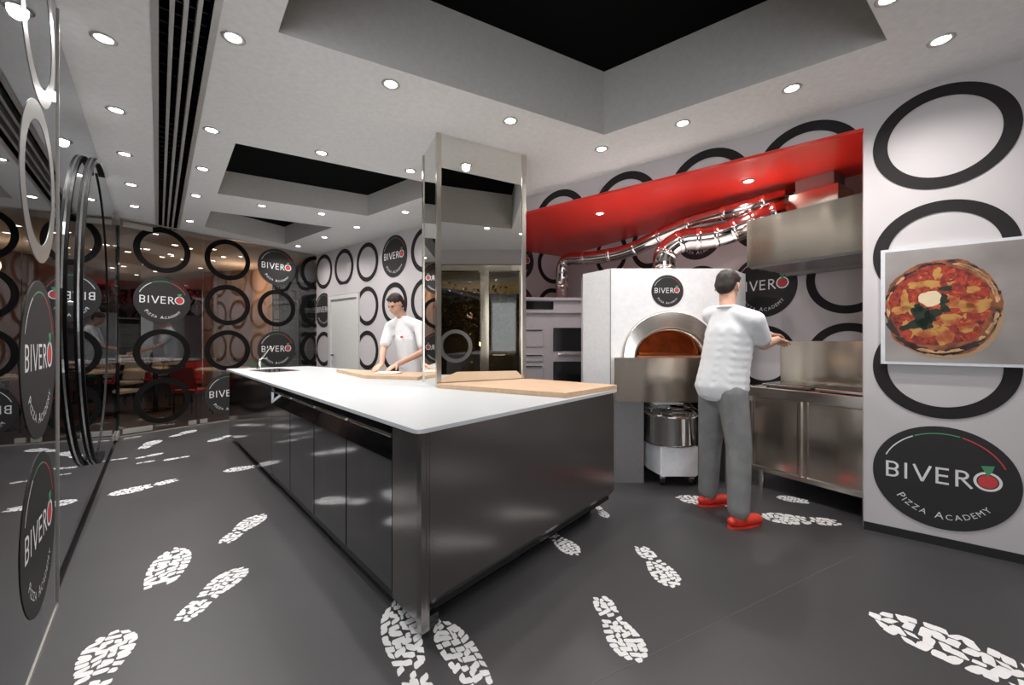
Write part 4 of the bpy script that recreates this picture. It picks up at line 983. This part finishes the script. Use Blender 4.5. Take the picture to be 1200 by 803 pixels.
for i, (x, Z_) in enumerate(tabs):
    m = cc_[i]; chs.append((x-.03, Z_-.70, math.pi, m, cn_[m]+' chair, near side of restaurant table, '+where[i]))
    if i < 8: m2 = cc_[(i+3) % 11]; chs.append((x+.02, Z_+.70, .05, m2, cn_[m2]+' chair, far side of restaurant table, '+where[i]))
for (x, Z_, rot, m, lab) in chs:
    r_ = chair(x, Z_, rot, m, lab, protos.get(m)); protos.setdefault(m, r_)
rq = random.Random(2)
for k, (x, y) in enumerate(sorted([(150, 303), (172, 300), (200, 306), (215, 312), (170, 318), (190, 309), (222, 299), (160, 330), (182, 326), (235, 322), (250, 300), (262, 309), (145, 320), (205, 295)])):
    P_ = at(x, y-8, H)
    if P_.y > 12.8: P_ = at(x, 286+k % 4, H)
    if P_.y > 12.8 or P_.x < -13.5: continue
    downlight(P_, H, 'small warm restaurant ceiling light beyond the glass, number %s from the left' % ['one', 'two', 'three', 'four', 'five', 'six', 'seven', 'eight', 'nine', 'ten', 'eleven', 'twelve', 'thirteen', 'fourteen'][k], 0, .9, 'restaurant ceiling lights', True, k % 4 == 0, R=.06)
for (X, Y, e_) in ((-5.9, 8.6, 14), (-9.5, 9, 7), (-9, 5, 3)):
    l_ = bpy.data.lights.new('restaurant_lamp', 'POINT'); l_.energy = e_; l_.color = (1, .62, .36); l_.shadow_soft_size = .15
    o = bpy.data.objects.new('restaurant_lamp', l_); COL.objects.link(o); o.location = (X, Y, 2.5)
# ---------------------------------------------------------------- people
def blobs(items, step=.35):
    b = BM()
    for it in items:
        p0_, r0, p1_, r1 = it[:4]; sc_ = it[4] if len(it) > 4 else None
        p0_, p1_ = Vector(p0_), Vector(p1_); L_ = (p1_-p0_).length; n = max(1, int(L_/(max(.006, min(r0, r1))*step)))
        for k in range(n+1):
            u = k/n; c = p0_.lerp(p1_, u); r = r0+(r1-r0)*u
            m_ = Matrix.Translation(c)
            if sc_ is not None: m_ = m_ @ sc_
            bmesh.ops.create_icosphere(b, subdivisions=2, radius=r, matrix=m_)
    return b
def organic(name, b, m, parent, vox=.012, sm=6):
    o = obj(name, b, m, parent, True)
    r_ = o.modifiers.new('r', 'REMESH'); r_.mode = 'VOXEL'; r_.voxel_size = vox; r_.use_smooth_shade = True
    s_ = o.modifiers.new('s', 'SMOOTH'); s_.iterations = sm; s_.factor = .5
    dg = bpy.context.evaluated_depsgraph_get(); dg.update()
    me = bpy.data.meshes.new_from_object(o.evaluated_get(dg)); o.modifiers.clear(); o.data = me
    for p in me.polygons: p.use_smooth = True
    return o
def basis(fwd, scale=(1, 1, 1)):       # local x=right, y=forward, z=up scaled ellipsoid
    f_ = Vector((fwd[0], fwd[1], 0)).normalized(); r_ = Vector((f_.y, -f_.x, 0)); z_ = Vector((0, 0, 1))
    R = Matrix((r_, f_, z_)).transposed().to_4x4(); return R @ Matrix.Diagonal((*scale, 1))
def head_items(c, fwd, tilt=0):
    f_ = Vector((fwd[0], fwd[1], 0)).normalized(); r_ = Vector((f_.y, -f_.x, 0)); c = Vector(c)
    fw = (f_*math.cos(tilt)-Vector((0, 0, 1))*math.sin(tilt)); up = (Vector((0, 0, 1))*math.cos(tilt)+f_*math.sin(tilt))
    q = lambda x, y, z: c+r_*x+fw*y+up*z
    it = [(q(0, -.012, .025), .088, q(0, -.012, .026), .088, basis(fwd, (.86, 1.08, 1.05))), (q(0, .030, -.035), .062, q(0, .035, -.06), .052, basis(fwd, (.95, 1, 1))),
          (q(0, .062, -.088), .024, q(0, .060, -.088), .024), (q(0, .088, .012), .009, q(0, .110, -.022), .013), (q(0, .104, -.024), .011, q(0, .1, -.026), .014, basis(fwd, (1.25, .8, .7))),
          (q(-.018, .090, -.052), .008, q(.018, .090, -.052), .008), (q(-.014, .087, -.062), .008, q(.014, .087, -.062), .009),
          (q(-.045, .068, .028), .013, q(-.015, .082, .030), .010), (q(.045, .068, .028), .013, q(.015, .082, .030), .010)]
    for s in (-1, 1):
        it.append((q(s*.082, -.008, .012), .016, q(s*.084, -.014, -.022), .011, basis(fwd, (.5, 1, 1))))
    eyes = [q(-.031, .078, .010), q(.031, .078, .010)]
    return it, eyes, q
def hand_items(wrist, d, palm_n, curl=.6, side=1):
    # wrist -> palm -> five bent fingers; d: pointing direction, palm_n: where the palm faces
    d = Vector(d).normalized(); nrm = Vector(palm_n); nrm = (nrm-d*nrm.dot(d)).normalized(); sx = d.cross(nrm).normalized()*side; wrist = Vector(wrist)
    it = []
    for k in range(4):
        x = (k-1.5)*.020; it.append((wrist+d*.012+sx*x*.6, .0155, wrist+d*.085+sx*x, .0125))
    for k, Lf in enumerate((.066, .076, .070, .054)):
        x = (k-1.5)*.021; p = wrist+d*.088+sx*x; ang = 0; dirv = d.copy()
        for seg, ln in enumerate((.45, .32, .23)):
            ang += curl*(.5 if seg == 0 else .75); dirv = (d*math.cos(ang)+nrm*math.sin(ang)).normalized()
            e = p+dirv*Lf*ln; it.append((p, .0095-.001*seg, e, .0088-.001*seg)); p = e
    p = wrist+d*.025-sx*.028; dirv = (d*.62-sx*.72+nrm*.25).normalized(); e = p+dirv*.040; it.append((p, .013, e, .0105))
    dirv = (d*.85-sx*.30+nrm*.42).normalized(); it.append((e, .0105, e+dirv*.032, .0085))
    return it
def person(label, base, J, fwd, tilt, hands, logo=False, shoes=None, bulk=1.0):
    T = thing('person', label, 'person', base, 'chefs at work')
    it, eyes, q = head_items(J['head'], fwd, tilt)
    neck, chest, waist, pel = [Vector(J[k]) for k in ('neck', 'chest', 'waist', 'pelvis')]
    it.append((Vector(J['head'])-Vector((0, 0, .03))-Vector((fwd[0], fwd[1], 0))*.01, .056, neck, .062))
    tors = lambda s: basis(fwd, s)
    it += [(neck-Vector((0, 0, .03)), .07, chest, .105, tors((1.25, .85, 1))), (chest, .105, waist, .10, tors((1.3, .9, 1))), (waist, .10, pel, .11, tors((1.3, .9, 1)))]
    for s in 'LR':
        sh, el_, wr = [Vector(J[k+s]) for k in ('sh', 'el', 'wr')]
        it += [(neck, .05, sh, .055), (sh, .052, el_, .042), (el_, .041, wr, .027)]
        it += hand_items(wr, hands[s][0], hands[s][1], hands[s][2], hands[s][3])
        hp_, kn, an = [Vector(J[k+s]) for k in ('hip', 'kn', 'an')]
        it += [(hp_, .085, kn, .055), (kn, .055, an, .038)]
    organic('body', blobs(it), 'skin', T, .0065, 3)
    for e in eyes:
        b = BM(); bmesh.ops.create_icosphere(b, subdivisions=2, radius=.0105, matrix=Matrix.Translation(e)); obj('eye', b, 'hair', T, True)
    hi = [(q(0, -.022, .048), .092, q(0, -.022, .049), .092, basis(fwd, (.9, 1.06, .98))), (q(0, -.05, .0), .072, q(0, -.055, -.02), .062, basis(fwd, (1.06, .8, 1))), (q(-.045, .038, .088), .020, q(.045, .038, .088), .021)]
    organic('hair', blobs(hi), 'hair', T, .009, 2)
    si = [(neck-Vector((0, 0, .045)), .088, chest, .128*bulk, tors((1.30, .88, 1))), (chest, .128*bulk, waist, .128*bulk, tors((1.28, .92, 1))), (waist, .128*bulk, pel-Vector((0, 0, .02)), .138*bulk, tors((1.28, .92, 1)))]
    for s in 'LR':
        sh, el_ = Vector(J['sh'+s]), Vector(J['el'+s]); si += [(neck-Vector((0, 0, .022)), .07, sh, .074), (sh, .074, sh.lerp(el_, .72), .068)]
    organic('shirt', blobs(si), 'shirt', T, .012, 4)
    nf = Vector((fwd[0], fwd[1], 0)).normalized(); nr = Vector((nf.y, -nf.x, 0))
    ci = []
    for k in range(16):
        a = 2*math.pi*k/16; a2 = 2*math.pi*(k+1)/16; cp = neck+Vector((0, 0, .012)); ci.append((cp+nr*.068*math.cos(a)+nf*.066*math.sin(a), .013, cp+nr*.068*math.cos(a2)+nf*.066*math.sin(a2), .013))
    organic('collar', blobs(ci), 'shirt', T, .007, 2)
    ti = [(pel, .118, pel-Vector((0, 0, .06)), .122, tors((1.3, .95, 1)))]
    for s in 'LR':
        hp_, kn, an = [Vector(J[k+s]) for k in ('hip', 'kn', 'an')]; ti += [(hp_, .108, kn, .086), (kn, .086, an+Vector((0, 0, .03)), .074)]
    organic('trousers', blobs(ti), 'trouser', T, .012, 4)
    for s in 'LR':
        an = Vector(J['an'+s]); d = Vector((*shoes[s], 0)).normalized(); sidev = Vector((d.y, -d.x, 0)); R3 = basis(d, (.82, 1.0, .75))
        f0_ = Vector((an.x, an.y, 0))
        b = blobs([(f0_-d*.05+Vector((0, 0, .045)), .042, f0_+d*.05+Vector((0, 0, .045)), .045, R3), (f0_+d*.05+Vector((0, 0, .042)), .046, f0_+d*.155+Vector((0, 0, .038)), .044, basis(d, (1.05, 1, .8))), (f0_+Vector((0, 0, .05)), .05, f0_+Vector((0, 0, .085)), .048)])
        sho = organic('shoe', b, 'shoe', T, .008, 3)
        b = BM(); n = 26; vs = []
        for z_ in (0, .012):
            vs.append([b.verts.new(f0_+d*(.055+.148*math.cos(2*math.pi*k/n))+sidev*(.046*math.sin(2*math.pi*k/n))+Vector((0, 0, z_))) for k in range(n)])
        b.faces.new(vs[0][::-1]); b.faces.new(vs[1])
        for k in range(n): b.faces.new((vs[0][k], vs[0][(k+1) % n], vs[1][(k+1) % n], vs[1][k]))
        obj('sole', b, 'shoe', sho)
    if logo:
        c = chest+nf*.118+nr*-.075+Vector((0, 0, .03)); b = BM(); tube(b, [c-nf*.012, c+nf*.012], .011, 16); obj('chest_badge', b, 'tomato', T)
    return T
# chef at the oven, bending over the counter, seen from behind
fw1 = (.80, .60)
J1 = dict(head=pz(853, 337, 3.0), neck=pz(853, 362, 2.95), chest=pz(855, 392, 2.95), waist=pz(849, 427, 2.95), pelvis=pz(845, 450, 2.95),
          shR=pz(884, 376, 2.80), elR=pz(895, 404, 2.88), wrR=pz(911, 398, 3.08), shL=pz(834, 370, 3.08), elL=pz(868, 398, 3.22), wrL=pz(902, 392, 3.30),
          hipR=pz(858, 462, 2.87), knR=pz(866, 525, 2.82), anR=Vector((1.575, 2.77, .09)), hipL=pz(836, 462, 3.02), knL=pz(832, 522, 3.10), anL=Vector((1.54, 3.13, .09)))
person('chef in white shirt, grey trousers and red shoes standing at steel counter', (1.56, 2.95, 0), J1, fw1, .35,
       {'R': ((.7, .6, -.15), (0, 0, -1), .45, 1), 'L': ((.8, .3, -.1), (0, 0, -1), .45, -1)}, shoes={'R': (.95, .30), 'L': (.97, .2)}, bulk=1.1)
# chef kneading behind the island
fw2 = (-.62, -.78); Z2 = 4.78
J2 = dict(head=pz(464, 357, Z2-.10), neck=pz(472, 373, Z2), chest=pz(476, 398, Z2), waist=pz(480, 425, Z2+.03), pelvis=pz(482, 450, Z2+.05),
          shR=pz(458, 383, Z2-.02+.10), elR=pz(449, 410, Z2-.08), wrR=Vector((-1.40, 4.28, 1.035)), shL=pz(492, 383, Z2-.12), elL=pz(497, 412, Z2-.22), wrL=Vector((-1.20, 4.16, 1.04)),
          hipR=pz(477, 458, Z2+.1), knR=pz(474, 490, Z2+.05), anR=Vector((-1.42, 4.98, .09)), hipL=pz(489, 458, Z2), knL=pz(490, 490, Z2-.02), anL=Vector((-1.12, 4.82, .09)))
person('dark-haired chef in white polo shirt kneading dough behind the island, looking down', (-1.25, 4.85, 0), J2, fw2, .55,
       {'R': ((-.25, -.9, -.38), (0, 0, -1), .30, 1), 'L': ((-.55, -.7, -.38), (0, 0, -1), .30, -1)}, logo=True, shoes={'R': (-.6, -.8), 'L': (-.6, -.8)})
# ---------------------------------------------------------------- tidy helper properties
for o in bpy.data.objects:
    if '_loc' in o: del o['_loc']
for m_ in list(bpy.data.meshes):
    if m_.users == 0: bpy.data.meshes.remove(m_)
